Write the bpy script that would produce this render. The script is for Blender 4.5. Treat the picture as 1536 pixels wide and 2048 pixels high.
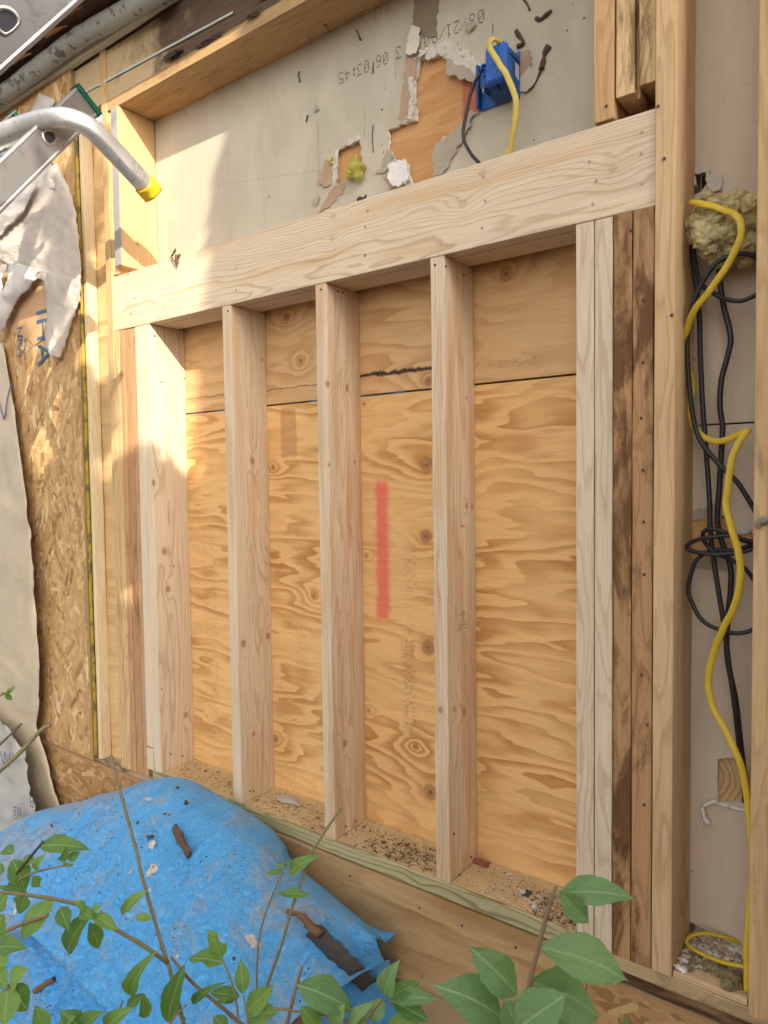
import bpy, bmesh, math, random
from mathutils import Vector, Matrix, noise
from mathutils.geometry import delaunay_2d_cdt

random.seed(7)
for o in list(bpy.data.objects): bpy.data.objects.remove(o, do_unlink=True)
scn = bpy.context.scene
COL = scn.collection
U = 0.0254                       # everything below is laid out in inches

# ------------------------------------------------------------------ camera
F = 1428.48; YAW = math.radians(36.7273); PITCH = math.radians(2.6177); ROLL = math.radians(-0.7439)
C = Vector((67.795, -56.888, 38.746))
_d = Vector((-math.sin(YAW)*math.cos(PITCH), math.cos(YAW)*math.cos(PITCH), -math.sin(PITCH)))
_r = Vector((math.cos(YAW), math.sin(YAW), 0)); _u = _r.cross(_d)
CR = _r*math.cos(ROLL)+_u*math.sin(ROLL); CU = _u*math.cos(ROLL)-_r*math.sin(ROLL); CD = _d
cam = bpy.data.cameras.new('camera'); camo = bpy.data.objects.new('camera', cam); COL.objects.link(camo)
camo.matrix_world = Matrix(((CR.x, CU.x, -CD.x, C.x*U), (CR.y, CU.y, -CD.y, C.y*U), (CR.z, CU.z, -CD.z, C.z*U), (0, 0, 0, 1)))
cam.sensor_fit = 'VERTICAL'; cam.sensor_height = 36; cam.lens = F/2048*36
cam.clip_start = 0.02; cam.clip_end = 2000
cam.dof.use_dof = True; cam.dof.focus_distance = 1.95; cam.dof.aperture_fstop = 16.0
scn.camera = camo

# ------------------------------------------------------------------ sky, sun, exposure
LDIR = Vector((-1.6, 1.0, -1.0)).normalized()         # the way the sunlight travels
ELEV = math.asin(-LDIR.z); AZ = math.atan2(-LDIR.x, -LDIR.y)
world = bpy.data.worlds.new('World'); scn.world = world; world.use_nodes = True
wt = world.node_tree; wt.nodes.clear()
wo = wt.nodes.new('ShaderNodeOutputWorld'); wb = wt.nodes.new('ShaderNodeBackground'); ws = wt.nodes.new('ShaderNodeTexSky')
ws.sky_type = 'NISHITA'; ws.sun_disc = False; ws.sun_elevation = ELEV; ws.sun_rotation = AZ
ws.air_density = 1.0; ws.dust_density = 3.0; ws.ozone_density = 1.0
wh = wt.nodes.new('ShaderNodeHueSaturation'); wh.inputs['Saturation'].default_value = 0.22   # hazy white sky
wb.inputs['Strength'].default_value = 0.15
wm = wt.nodes.new('ShaderNodeMix'); wm.data_type = 'RGBA'; wm.blend_type = 'MULTIPLY'; wm.inputs[0].default_value = 1; wm.inputs[7].default_value = (1.0, .965, .93, 1)
wt.links.new(ws.outputs[0], wh.inputs['Color']); wt.links.new(wh.outputs[0], wm.inputs[6]); wt.links.new(wm.outputs[2], wb.inputs[0]); wt.links.new(wb.outputs[0], wo.inputs[0])
sun = bpy.data.lights.new('sun', 'SUN'); suno = bpy.data.objects.new('sun', sun); COL.objects.link(suno)
sun.energy = 2.7; sun.angle = math.radians(0.3); sun.color = (1.0, 0.90, 0.74)
suno.rotation_euler = LDIR.to_track_quat('-Z', 'Y').to_euler(); suno.location = (4, -3, 5)
vs = scn.view_settings; scn.display_settings.display_device = 'sRGB'
vs.view_transform = 'Standard'; vs.look = 'None'; vs.gamma = 1.0; vs.exposure = 1.56
vs.use_curve_mapping = False

# ------------------------------------------------------------------ measuring
def ray(x, y): return CD + CR*((x-768)/F) - CU*((y-1024)/F)
def onY(x, y, Y=0.0): v = ray(x, y); return C + v*((Y-C.y)/v.y)
def onX(x, y, X): v = ray(x, y); return C + v*((X-C.x)/v.x)
def onZ(x, y, Z): v = ray(x, y); return C + v*((Z-C.z)/v.z)
def atD(x, y, D): return C + ray(x, y)*D              # D inches in front of the lens
def nz(x, y=0, z=0): return noise.noise(Vector((x, y, z)))
def fbm(x, y, z=0, o=4): return noise.fractal(Vector((x, y, z)), 1.0, 2.0, o)

# ------------------------------------------------------------------ scene graph
def tag(o, label=None, cat=None, group=None, kind=None):
    if label: o['label'] = label
    if cat: o['category'] = cat
    if group: o['group'] = group
    if kind: o['kind'] = kind
    return o
def thing(name, loc, label, cat, group=None):
    o = bpy.data.objects.new(name, None); COL.objects.link(o); o.location = Vector(loc)*U
    o.empty_display_size = 0.05
    return tag(o, label, cat, group)
def wloc(o):
    v = o.location.copy()
    while o.parent: o = o.parent; v += o.location
    return v
def mk(name, verts, faces, mat, parent=None, org=None, smooth=False, kind=None):
    """verts in inches (world); object origin at org (inches)"""
    org = Vector(org) if org is not None else Vector(verts[0])
    me = bpy.data.meshes.new(name)
    me.from_pydata([((Vector(v)-org)*U)[:] for v in verts], [], faces)
    me.update()
    if smooth: me.polygons.foreach_set('use_smooth', [True]*len(me.polygons))
    for m in (mat if isinstance(mat, (list, tuple)) else [mat]): me.materials.append(m)
    return lk(name, me, parent, org, kind)
def lk(name, me, parent, org, kind=None):
    o = bpy.data.objects.new(name, me); COL.objects.link(o)
    o.location = Vector(org)*U
    if parent: o.parent = parent; o.location -= wloc(parent)
    if kind: o['kind'] = kind
    return o
def from_bm(name, bm, mat, parent, org, smooth=False, kind=None):
    me = bpy.data.meshes.new(name)
    bmesh.ops.recalc_face_normals(bm, faces=bm.faces)
    bm.to_mesh(me); bm.free()
    if smooth: me.polygons.foreach_set('use_smooth', [True]*len(me.polygons))
    for m in (mat if isinstance(mat, (list, tuple)) else [mat]): me.materials.append(m)
    return lk(name, me, parent, org, kind)

def board(name, x0, x1, y0, y1, z0, z1, mat, parent=None, bev=0.07, wob=0.035, seg=3.0, lean=(0, 0), kind=None, rough=0.0):
    """a sawn board: eased edges, slightly wavy along its length; lean = shift in x, y over its length"""
    sx, sy, sz = x1-x0, y1-y0, z1-z0
    L = max(sx, sy, sz); ax = (sx, sy, sz).index(L)
    bm = bmesh.new(); bmesh.ops.create_cube(bm, size=1.0)
    for v in bm.verts: v.co = Vector(((v.co.x+.5)*sx, (v.co.y+.5)*sy, (v.co.z+.5)*sz))
    if bev:
        bmesh.ops.bevel(bm, geom=[e for e in bm.edges], offset=min(bev, .3*min(sx, sy, sz)), segments=2, affect='EDGES', profile=.5)
    n = max(2, int(L/seg)); sd = random.random()*100
    for i in range(1, n):
        no = Vector((0, 0, 0)); no[ax] = 1; co = Vector((0, 0, 0)); co[ax] = L*i/n
        bmesh.ops.bisect_plane(bm, geom=bm.verts[:]+bm.edges[:]+bm.faces[:], plane_co=co, plane_no=no)
    a, b = [k for k in range(3) if k != ax]
    S = (sx, sy, sz)
    for v in bm.verts:
        t = v.co[ax]
        for q, k in enumerate((a, b)):
            side = 1 if v.co[k] > S[k]/2 else -1
            v.co[k] += wob*nz(t*.13+sd+q*31+side*7) + .4*wob*nz(t*.9+sd+side*17+q*3)
            if rough: v.co[k] += rough*side*min(0, nz(t*.6+sd, side*5, q*3)*.8+nz(t*2.1+sd, side*9, q))
        v.co[a] += lean[0]*t/L; v.co[b] += lean[1]*t/L
        v.co *= U
    return from_bm(name, bm, mat, parent, (x0, y0, z0), kind=kind)

def panel(name, outline, y, th, mat, parent=None, holes=(), grid=0, warp=0, edge_mat=None, kind=None, jag=0.0, step=0.0, sgn=1):
    """sheet in the wall plane: outline and holes are lists of (x, z); front face at y, back at y+th; real openings"""
    def dense(p, j):
        if not step: return [Vector(q) for q in p]
        r = []
        for i in range(len(p)):
            a, b = Vector(p[i]), Vector(p[(i+1) % len(p)]); n = max(1, int((b-a).length/step))
            for k in range(n):
                q = a.lerp(b, k/n)
                if j: q = q+Vector((nz(q.x*2.1, q.y*2.1, 3)*j+nz(q.x*6, q.y*6, 5)*j*.5, nz(q.x*2.1, q.y*2.1, 9)*j+nz(q.x*6, q.y*6, 11)*j*.5))
                r.append(q)
        return r
    ol = dense(outline, jag if not holes else 0); hs = [dense(h, jag) for h in holes]
    pts = list(ol); faces = [list(range(len(ol)))]; off = len(ol)
    for h in hs: pts += h; faces.append(list(range(off, off+len(h)))); off += len(h)
    if grid:
        xs = [p.x for p in ol]; zs = [p.y for p in ol]
        gx = min(xs)+grid/2
        while gx < max(xs):
            gz = min(zs)+grid/2
            while gz < max(zs): pts.append(Vector((gx+random.uniform(-.2, .2)*grid, gz+random.uniform(-.2, .2)*grid))); gz += grid
            gx += grid
    vo, eo, fo, ov, oe, of = delaunay_2d_cdt(pts, [], faces, 0, 1e-5)
    def inside(pt, poly):
        c = False; n = len(poly)
        for i in range(n):
            a, b = poly[i], poly[i-1]
            if (a.y > pt.y) != (b.y > pt.y) and pt.x < (b.x-a.x)*(pt.y-a.y)/(b.y-a.y)+a.x: c = not c
        return c
    F2 = []
    for f in fo:
        c = sum((vo[i] for i in f), Vector((0, 0)))/len(f)
        if inside(c, ol) and not any(inside(c, h) for h in hs): F2.append(list(f))
    wz = (lambda p: warp*fbm(p.x*.12, p.y*.12, 1.3)) if warp else (lambda p: 0)
    n = len(vo)
    V = [(p.x, y+wz(p), p.y) for p in vo]+[(p.x, y+th+wz(p), p.y) for p in vo]
    cnt = {}
    for f in F2:
        for i in range(len(f)):
            k = (f[i], f[(i+1) % len(f)]); cnt[tuple(sorted(k))] = cnt.get(tuple(sorted(k)), [])+[k]
    faces = [f for f in F2]+[[i+n for i in reversed(f)] for f in F2]; nf = len(faces)
    for k, l in cnt.items():
        if len(l) == 1: a, b = l[0]; faces.append([b, a, a+n, b+n])
    o = mk(name, V, faces, [mat]+([edge_mat] if edge_mat else []), parent, org=(min(p.x for p in vo), y, min(p.y for p in vo)), kind=kind)
    if edge_mat:
        for i, p in enumerate(o.data.polygons):
            if i >= nf: p.material_index = 1
    bm = bmesh.new(); bm.from_mesh(o.data); bmesh.ops.recalc_face_normals(bm, faces=bm.faces); bm.to_mesh(o.data); bm.free()
    return o
def pxz(l, Y=0.0):
    r = []
    for p in l: q = onY(p[0], p[1], Y); r.append((q.x, q.z))
    return r

def crom(P, n):
    P = [Vector(p) for p in P]; Q = [P[0]*2-P[1]]+P+[P[-1]*2-P[-2]]; out = []
    for i in range(1, len(Q)-2):
        a, b, c, d = Q[i-1:i+3]
        for k in range(n):
            t = k/n
            out.append(.5*((2*b)+(c-a)*t+(2*a-5*b+4*c-d)*t*t+(3*b-a-3*c+d)*t**3))
    return out+[P[-1]]
def tube(name, P, rad, mat, parent=None, n=5, sides=8, flat=None, up=None, caps=True, kind=None, org=None, noisy=0, sq=0):
    """sweep; rad number or list (taper); flat=(half width, half height) gives a flat cable"""
    pts = crom(P, n) if n > 1 else [Vector(p) for p in P]
    m = len(pts); V = []; Fc = []
    up = Vector(up) if up else Vector((.3, -1, .2))
    pn = None
    if flat and flat[1] < .2 or rad == .17 or rad == .19: pts = [p+Vector((nz(i*.23, 1)*.07, nz(i*.23, 5)*.05, nz(i*.23, 9)*.05)) for i, p in enumerate(pts)]
    for i, p in enumerate(pts):
        t = (pts[min(i+1, m-1)]-pts[max(i-1, 0)])
        if t.length < 1e-6: t = Vector((0, 0, 1))
        t.normalize()
        s = t.cross(up)
        if s.length < .05: s = pn or t.cross(Vector((1, 0, 0)))
        s.normalize()
        if pn and s.dot(pn) < 0 and not flat: s = -s
        pn = s; w = s.cross(t)
        r = rad if not isinstance(rad, (list, tuple)) else rad[0]+(rad[-1]-rad[0])*i/(m-1)
        for k in range(sides):
            a = 2*math.pi*(k+.5)/sides
            ca, sa = math.cos(a), math.sin(a)
            if sq:
                e = sq; ca = math.copysign(abs(ca)**e, ca); sa = math.copysign(abs(sa)**e, sa)
            hw, hh = flat if flat else (r, r)
            q = p+s*ca*hw+w*sa*hh
            if noisy: q += (q-p)*noisy*nz(q.x*1.7, q.y*1.7, q.z*1.7)
            V.append(q)
    for i in range(m-1):
        for k in range(sides):
            a = i*sides+k; b = i*sides+(k+1) % sides
            Fc.append([a, b, b+sides, a+sides])
    if caps: Fc.append(list(range(sides))[::-1]); Fc.append([(m-1)*sides+k for k in range(sides)])
    return mk(name, V, Fc, mat, parent, org=org or pts[0], smooth=not (sq and sides <= 8), kind=kind)

def sheet(name, rows, mat, parent=None, th=0.06, org=None, smooth=True):
    """cloth: a grid of points (rows of equal length) given a real thickness"""
    nr, nc = len(rows), len(rows[0]); V = [p for r in rows for p in r]
    Fc = [[i*nc+j, i*nc+j+1, (i+1)*nc+j+1, (i+1)*nc+j] for i in range(nr-1) for j in range(nc-1)]
    o = mk(name, V, Fc, mat, parent, org=org, smooth=smooth)
    m = o.modifiers.new('thickness', 'SOLIDIFY'); m.thickness = th*U; m.offset = 0
    return o
def lump(name, c, r, mat, parent=None, sub=3, amp=.35, fr=1.0, sc=(1, 1, 1), seed=0, flatz=0, kind=None, smooth=False):
    bm = bmesh.new(); bmesh.ops.create_icosphere(bm, subdivisions=sub, radius=1)
    for v in bm.verts:
        k = 1+amp*fbm(v.co.x*fr+seed, v.co.y*fr, v.co.z*fr+seed*.7)*1.2
        p = v.co*k*r; v.co = Vector((p.x*sc[0], p.y*sc[1], p.z*sc[2]))*U
    return from_bm(name, bm, mat, parent, c, smooth=smooth, kind=kind)

# ------------------------------------------------------------------ materials
class NT:
    def __init__(s, name):
        s.m = bpy.data.materials.new(name); s.m.use_nodes = True; s.t = s.m.node_tree; s.t.nodes.clear()
        s.out = s.t.nodes.new('ShaderNodeOutputMaterial'); s.b = s.t.nodes.new('ShaderNodeBsdfPrincipled')
        s.t.links.new(s.b.outputs[0], s.out.inputs[0]); s.tc = s.t.nodes.new('ShaderNodeTexCoord')
    def put(s, sock, v):
        if v is None: return
        if isinstance(v, bpy.types.NodeSocket): s.t.links.new(v, sock)
        elif isinstance(v, (tuple, list)) and sock.type == 'RGBA' and len(v) == 3: sock.default_value = (*v, 1)
        else: sock.default_value = v
    def node(s, t, ins=None, **kw):
        n = s.t.nodes.new('ShaderNode'+t)
        for k, v in kw.items(): setattr(n, k, v)
        for k, v in (ins or {}).items(): s.put(n.inputs[k], v)
        return n
    def M(s, op, a, b=0.0, c=0.0, clamp=False):
        n = s.t.nodes.new('ShaderNodeMath'); n.operation = op; n.use_clamp = clamp
        s.put(n.inputs[0], a); s.put(n.inputs[1], b); s.put(n.inputs[2], c); return n.outputs[0]
    def VM(s, op, a, b=(0, 0, 0), out=0):
        n = s.t.nodes.new('ShaderNodeVectorMath'); n.operation = op; s.put(n.inputs[0], a); s.put(n.inputs[1], b); return n.outputs[out]
    def mix(s, f, a, b, mode='MIX'):
        n = s.t.nodes.new('ShaderNodeMix'); n.data_type = 'RGBA'; n.blend_type = mode
        s.put(n.inputs[0], f); s.put(n.inputs[6], a); s.put(n.inputs[7], b); return n.outputs[2]
    def noise(s, vec, sc, det=3.0, rough=.55, dist=0.0, out=0):
        n = s.node('TexNoise', {'Vector': vec, 'Scale': sc, 'Detail': det, 'Roughness': rough, 'Distortion': dist}); return n.outputs[out]
    def step(s, v, a, b):
        n = s.node('MapRange', {'Value': v, 'From Min': a, 'From Max': b}, interpolation_type='SMOOTHSTEP'); return n.outputs[0]
    def ramp(s, v, stops):
        n = s.t.nodes.new('ShaderNodeValToRGB'); s.put(n.inputs[0], v); e = n.color_ramp.elements
        while len(e) < len(stops): e.new(.5)
        for q, (p, c) in zip(e, stops): q.position = p; q.color = (*c, 1) if len(c) == 3 else c
        return n.outputs[0]
    def sep(s, v): return s.node('SeparateXYZ', {0: v}).outputs
    def comb(s, x, y, z): return s.node('CombineXYZ', {0: x, 1: y, 2: z}).outputs[0]
    def done(s, col, rough=.8, bump=None, bs=.3, bd=.001, spec=.25, **kw):
        s.put(s.b.inputs['Base Color'], col); s.put(s.b.inputs['Roughness'], rough); s.put(s.b.inputs['Specular IOR Level'], spec)
        for k, v in kw.items(): s.put(s.b.inputs[k.replace('_', ' ')], v)
        if bump is not None:
            n = s.node('Bump', {'Strength': bs, 'Distance': bd, 'Height': bump}); s.put(s.b.inputs['Normal'], n.outputs[0])
        return s.m

def wood(name, light, dark, axis='z', ring=170, pith=(-.05, .05), knots=(), var=.12, stain=None, tint=None, contrast=.6, rough=.72, seed=0, wav=.016, bd=.0012, lone=.13, kstr=.8):
    """sawn timber: growth rings of a log cut by the board, fibres along its length, knots the grain flows round.
    knots: (a, b, l, r) in inches from the board's corner; a, b across, l along"""
    N = NT(name); co = N.tc.outputs['Object']; x, y, z = N.sep(co)
    rnd = N.node('ObjectInfo').outputs['Random']
    a, b, l = {'z': (x, y, z), 'x': (y, z, x), 'y': (x, z, y)}[axis]
    l2 = N.M('ADD', l, N.M('MULTIPLY', rnd, 37.0)); p = N.comb(a, b, l2)
    low = N.node('TexNoise', {'Vector': N.comb(N.M('ADD', a, seed*1.3), b, N.M('MULTIPLY', l2, lone)), 'Scale': 14.0, 'Detail': 2.0, 'Roughness': .45})
    lx, ly, lz = N.sep(N.VM('SUBTRACT', low.outputs['Color'], (.5, .5, .5)))
    aa = N.M('ADD', N.M('SUBTRACT', a, pith[0]), N.M('MULTIPLY', lx, wav*3))
    bb = N.M('ADD', N.M('SUBTRACT', b, pith[1]), N.M('MULTIPLY', ly, wav*3))
    r = N.M('SQRT', N.M('ADD', N.M('MULTIPLY', aa, aa), N.M('MULTIPLY', bb, bb)))
    r = N.M('ADD', r, N.M('MULTIPLY', l, .006))
    fine = N.noise(N.comb(N.M('MULTIPLY', a, 1.0), b, N.M('MULTIPLY', l2, .06)), 55.0, 3.0)
    r = N.M('ADD', r, N.M('MULTIPLY', N.M('SUBTRACT', fine, .5), .004))
    kmask = None; kd = None
    for (ka, kb, kl, kr) in knots:
        v = N.comb(N.M('SUBTRACT', a, ka*U), N.M('SUBTRACT', b, kb*U), N.M('MULTIPLY', N.M('SUBTRACT', l, kl*U), .75))
        d = N.VM('LENGTH', v, out=1)
        kr *= .68
        g = N.M('EXPONENT', N.M('MULTIPLY', N.M('MULTIPLY', d, d), -1/(2*(2.6*kr*U)**2)))
        r = N.M('ADD', r, N.M('MULTIPLY', g, .9*kr*U))
        dn = N.M('ADD', N.M('DIVIDE', d, kr*U), N.M('MULTIPLY', N.M('SUBTRACT', fine, .5), .5))
        k = N.step(dn, 1.12, .8)
        kmask = k if kmask is None else N.M('MAXIMUM', kmask, k)
        kd = dn if kd is None else N.M('MINIMUM', kd, dn)
    ph = N.M('FRACT', N.M('MULTIPLY', r, float(ring)))
    late = N.ramp(ph, [(0, (.03,)*3), (.58, (.13,)*3), (.84, (1,)*3), (.93, (.8,)*3), (1, (.03,)*3)])
    fib = N.noise(N.comb(a, b, N.M('MULTIPLY', l2, .03)), 270.0, 4.0, .7)
    tone = N.noise(N.comb(N.M('MULTIPLY', a, 2.0), N.M('MULTIPLY', b, 2.0), N.M('MULTIPLY', l2, .35)), 7.0, 3.0)
    ringvar = N.noise(N.comb(r, 0.0, N.M('MULTIPLY', l2, .05)), 40.0, 1.0)
    f = N.M('MULTIPLY', late, N.M('MULTIPLY', N.M('ADD', ringvar, .35), contrast))
    c = N.mix(f, light, dark)
    hsv = N.node('HueSaturation', {'Color': c, 'Value': N.M('ADD', 1-var, N.M('MULTIPLY', N.M('ADD', tone, N.M('MULTIPLY', N.M('SUBTRACT', fib, .5), 2.2)), 2*var))})
    c = hsv.outputs[0]
    if tint:                                              # heartwood blush in long streaks
        tn = N.step(N.noise(N.comb(N.M('MULTIPLY', a, 1.5), N.M('MULTIPLY', b, 1.5), N.M('MULTIPLY', l2, .12)), 16.0, 2.0), tint[1], tint[1]+.22)
        c = N.mix(tn, c, N.mix(1.0, c, tint[0], 'MULTIPLY'))
    bumpv = fib
    if kmask is not None:
        kr_ = N.M('FRACT', N.M('MULTIPLY', kd, 4.2))
        kc = N.mix(kr_, (.27, .15, .08), (.43, .26, .14))
        kc = N.mix(N.M('MULTIPLY', N.step(kd, .75, .95), .7), kc, (.15, .075, .04))
        halo = N.step(kd, 2.6, .9)
        c = N.mix(N.M('MULTIPLY', halo, .3*kstr), c, N.mix(1.0, c, (.80, .62, .45), 'MULTIPLY'))
        c = N.mix(N.M('MULTIPLY', kmask, kstr), c, kc)
    if stain:
        sc_, amt, thr, scl = stain
        sn = N.noise(N.comb(N.M('MULTIPLY', a, 1.6), N.M('MULTIPLY', b, 1.6), N.M('MULTIPLY', l2, .45)), scl, 6.0, .68, .6)
        sm = N.step(sn, thr, thr+.17)
        c = N.mix(N.M('MULTIPLY', sm, amt), c, N.mix(.92, c, sc_, 'MULTIPLY'))
        s2 = N.step(N.noise(p, 46.0, 5.0, .7), .62, .74)
        c = N.mix(N.M('MULTIPLY', s2, amt*.6), c, (.06, .04, .03))
    # saw dust, dirt specks and small dents
    sp = N.step(N.noise(p, 210.0, 2.0, .5), .71, .77)
    c = N.mix(N.M('MULTIPLY', sp, .35), c, (.17, .11, .07))
    return N.done(c, rough, bumpv, .35, bd, .22)

def plywood(name, light, dark, knots=(), freq=9.0, seed=0.0, paint=(), dirt=.25, warp=5.0, marks=(), streak=.5, con=1.0):
    """rotary cut veneer: broad wandering bands, eyes and knots; paint = (x0,x1,z0,z1,colour) sprayed marks, local inches"""
    N = NT(name); x, y, z = N.sep(N.tc.outputs['Object'])
    xs = N.M('ADD', x, seed)
    w1 = N.noise(N.comb(N.M('MULTIPLY', xs, .22), 0.0, z), 8.0, 3.0, .5)
    w2 = N.noise(N.comb(N.M('MULTIPLY', xs, .12), 3.0, N.M('MULTIPLY', z, 1.0)), 22.0, 3.0, .5)
    h = N.M('ADD', N.M('MULTIPLY', z, freq), N.M('ADD', N.M('MULTIPLY', w1, warp), N.M('MULTIPLY', w2, 1.3)))
    kd = None
    for (kx, kz, kr) in knots:
        dx = N.M('SUBTRACT', x, kx*U); dz = N.M('SUBTRACT', z, kz*U)
        d = N.M('SQRT', N.M('ADD', N.M('MULTIPLY', N.M('MULTIPLY', dx, dx), .55), N.M('MULTIPLY', dz, dz)))
        g = N.M('EXPONENT', N.M('MULTIPLY', d, -1/(2.6*kr*U)))
        h = N.M('ADD', h, N.M('MULTIPLY', g, 3.2))
        d2 = N.M('SQRT', N.M('ADD', N.M('MULTIPLY', dx, dx), N.M('MULTIPLY', dz, dz)))
        dn = N.M('ADD', N.M('DIVIDE', d2, kr*U), N.M('MULTIPLY', N.M('SUBTRACT', w2, .5), .5))
        kd = dn if kd is None else N.M('MINIMUM', kd, dn)
    ph = N.M('FRACT', h)
    late = N.ramp(ph, [(0, (.0,)*3), (.30, (.06,)*3), (.62, (.75,)*3), (.90, (1,)*3), (.97, (.1,)*3), (1, (.0,)*3)])
    amt = N.step(N.noise(N.comb(N.M('MULTIPLY', xs, .5), 7.0, z), 6.0, 2.0), .32, .68)
    fib = N.noise(N.comb(N.M('MULTIPLY', xs, .035), 0.0, z), 260.0, 4.0, .7)
    fib2 = N.noise(N.comb(N.M('MULTIPLY', xs, .05), 0.0, z), 90.0, 5.0, .7)
    f = N.M('MULTIPLY', late, N.M('MULTIPLY', N.M('ADD', .16, N.M('MULTIPLY', amt, .9)), N.M('MULTIPLY', N.M('ADD', .45, N.M('MULTIPLY', fib2, 1.0)), con)))
    c = N.mix(f, light, dark)
    tone = N.noise(N.comb(xs, 1.0, z), 3.0, 3.0)
    c = N.node('HueSaturation', {'Color': c, 'Value': N.M('ADD', .72, N.M('MULTIPLY', N.M('ADD', N.M('MULTIPLY', tone, .6), N.M('ADD', N.M('MULTIPLY', N.M('SUBTRACT', fib, .25), .75), N.M('MULTIPLY', N.M('SUBTRACT', fib2, .2), .45*streak*2))), .52))}).outputs[0]
    ln = N.step(N.noise(N.comb(N.M('MULTIPLY', xs, .06), 5.0, z), 230.0, 2.0, .5), .66, .72)     # raised pale splinters
    c = N.mix(N.M('MULTIPLY', ln, .35), c, (.80, .62, .38))
    if kd is not None:
        kc = N.mix(N.M('FRACT', N.M('MULTIPLY', kd, 5.0)), (.24, .115, .05), (.46, .24, .10))
        c = N.mix(N.M('MULTIPLY', N.step(kd, 2.6, .8), .35), c, N.mix(1.0, c, (.78, .55, .34), 'MULTIPLY'))
        c = N.mix(N.M('MULTIPLY', N.step(kd, 1.1, .7), .75), c, kc)
        c = N.mix(N.M('MULTIPLY', N.step(kd, .32, .1), .6), c, (.08, .04, .02))
    sn = N.step(N.noise(N.comb(xs, 2.0, z), 60.0, 5.0, .7), .60, .74)
    c = N.mix(N.M('MULTIPLY', sn, dirt), c, (.16, .09, .05))
    edge = N.M('MULTIPLY', N.M('SUBTRACT', N.noise(N.comb(x, 0.0, z), 26.0, 5.0, .7), .5), 1.1*U)
    grit = N.step(N.noise(N.comb(N.M('MULTIPLY', x, .5), 4.0, z), 130.0, 4.0, .7), .44, .66)
    edge2 = N.M('MULTIPLY', N.M('SUBTRACT', N.noise(N.comb(N.M('MULTIPLY', x, .25), 0.0, z), 330.0, 3.0, .7), .5), .8)
    for (x0, x1, z0, z1, colr, op, soft) in paint:
        s_ = soft*U; xe = N.M('ADD', x, edge); ze = N.M('ADD', z, edge)
        m = N.M('MULTIPLY', N.M('MULTIPLY', N.step(xe, x0*U-s_, x0*U+s_), N.step(xe, x1*U+s_, x1*U-s_)), N.M('MULTIPLY', N.step(ze, z0*U-s_, z0*U+s_), N.step(ze, z1*U+s_, z1*U-s_)))
        if op < .5: m = N.M('MULTIPLY', m, grit)
        c = N.mix(N.M('MULTIPLY', m, N.M('ADD', op, N.M('MULTIPLY', edge2, .9), clamp=True)), c, colr)
    bumpv = fib2
    return N.done(c, .74, bumpv, .4, .0012, .2)

def simple(name, col, rough=.7, var=.15, scale=30.0, bd=.001, bs=.3, metal=0.0, spec=.3, speck=None, det=5.0, **kw):
    N = NT(name); co = N.tc.outputs['Object']
    n = N.noise(co, scale, det, .6); n2 = N.noise(co, scale*.15, 3.0)
    v = N.M('ADD', 1-var, N.M('MULTIPLY', N.M('ADD', n, n2), var))
    c = N.node('HueSaturation', {'Color': col, 'Value': v}).outputs[0]
    if speck:
        c = N.mix(N.M('MULTIPLY', N.step(N.noise(co, speck[2], 4.0, .65), speck[1], speck[1]+.1), speck[3]), c, speck[0])
    return N.done(c, rough, n, bs, bd, spec, Metallic=metal, **kw)
# ================================================================== the ground
GZ = -27.0
def soil_mat():
    N = NT('soil'); co = N.tc.outputs['Object']
    n = N.noise(co, 9.0, 8.0, .65); n2 = N.noise(co, 90.0, 4.0, .6)
    c = N.ramp(n, [(.3, (.05, .035, .022)), (.55, (.10, .07, .045)), (.75, (.16, .12, .08))])
    c = N.mix(N.step(n2, .62, .72), c, (.26, .20, .13))
    return N.done(c, .95, N.M('ADD', n, N.M('MULTIPLY', n2, .4)), .8, .02, .1)
gv = []; gf = []
xs = [-40000, -6000, -900, -300, -120]+[-60+i*6 for i in range(31)]+[260, 600, 1500, 6000, 40000]
ys = [-40000, -6000, -1200, -400, -160]+[-90+i*6 for i in range(17)]+[60, 400, 6000, 40000]
for j, yy in enumerate(ys):
    for i, xx in enumerate(xs):
        near = abs(xx) < 200 and abs(yy) < 200
        gv.append((xx, yy, GZ+(1.1*fbm(xx*.05, yy*.05) if near else 0)-.2))
W_ = len(xs)
for j in range(len(ys)-1):
    for i in range(W_-1): a = j*W_+i; gf.append([a, a+1, a+W_+1, a+W_])
tag(mk('ground', gv, gf, soil_mat(), org=(0, 0, GZ), smooth=True), kind='structure')

# ================================================================== timber materials
NEWL = (.70, .57, .405); NEWD = (.45, .31, .185)
PINK = (.95, .84, .72)
def kk(org, l, axis='z'):
    """knots measured on the photograph: (px, py, radius, plane, value) -> local inches of a board standing at org"""
    r = []
    for (px, py, rad, pl, val) in l:
        q = (onX(px, py, val) if pl == 'X' else onY(px, py, val))-Vector(org)
        r.append((q.x, q.y, q.z, rad) if axis == 'z' else (q.y, q.z, q.x, rad))
    return r
H = 59.3; HT = 66.55; D = 5.5; SEAM = 48.0

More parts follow.
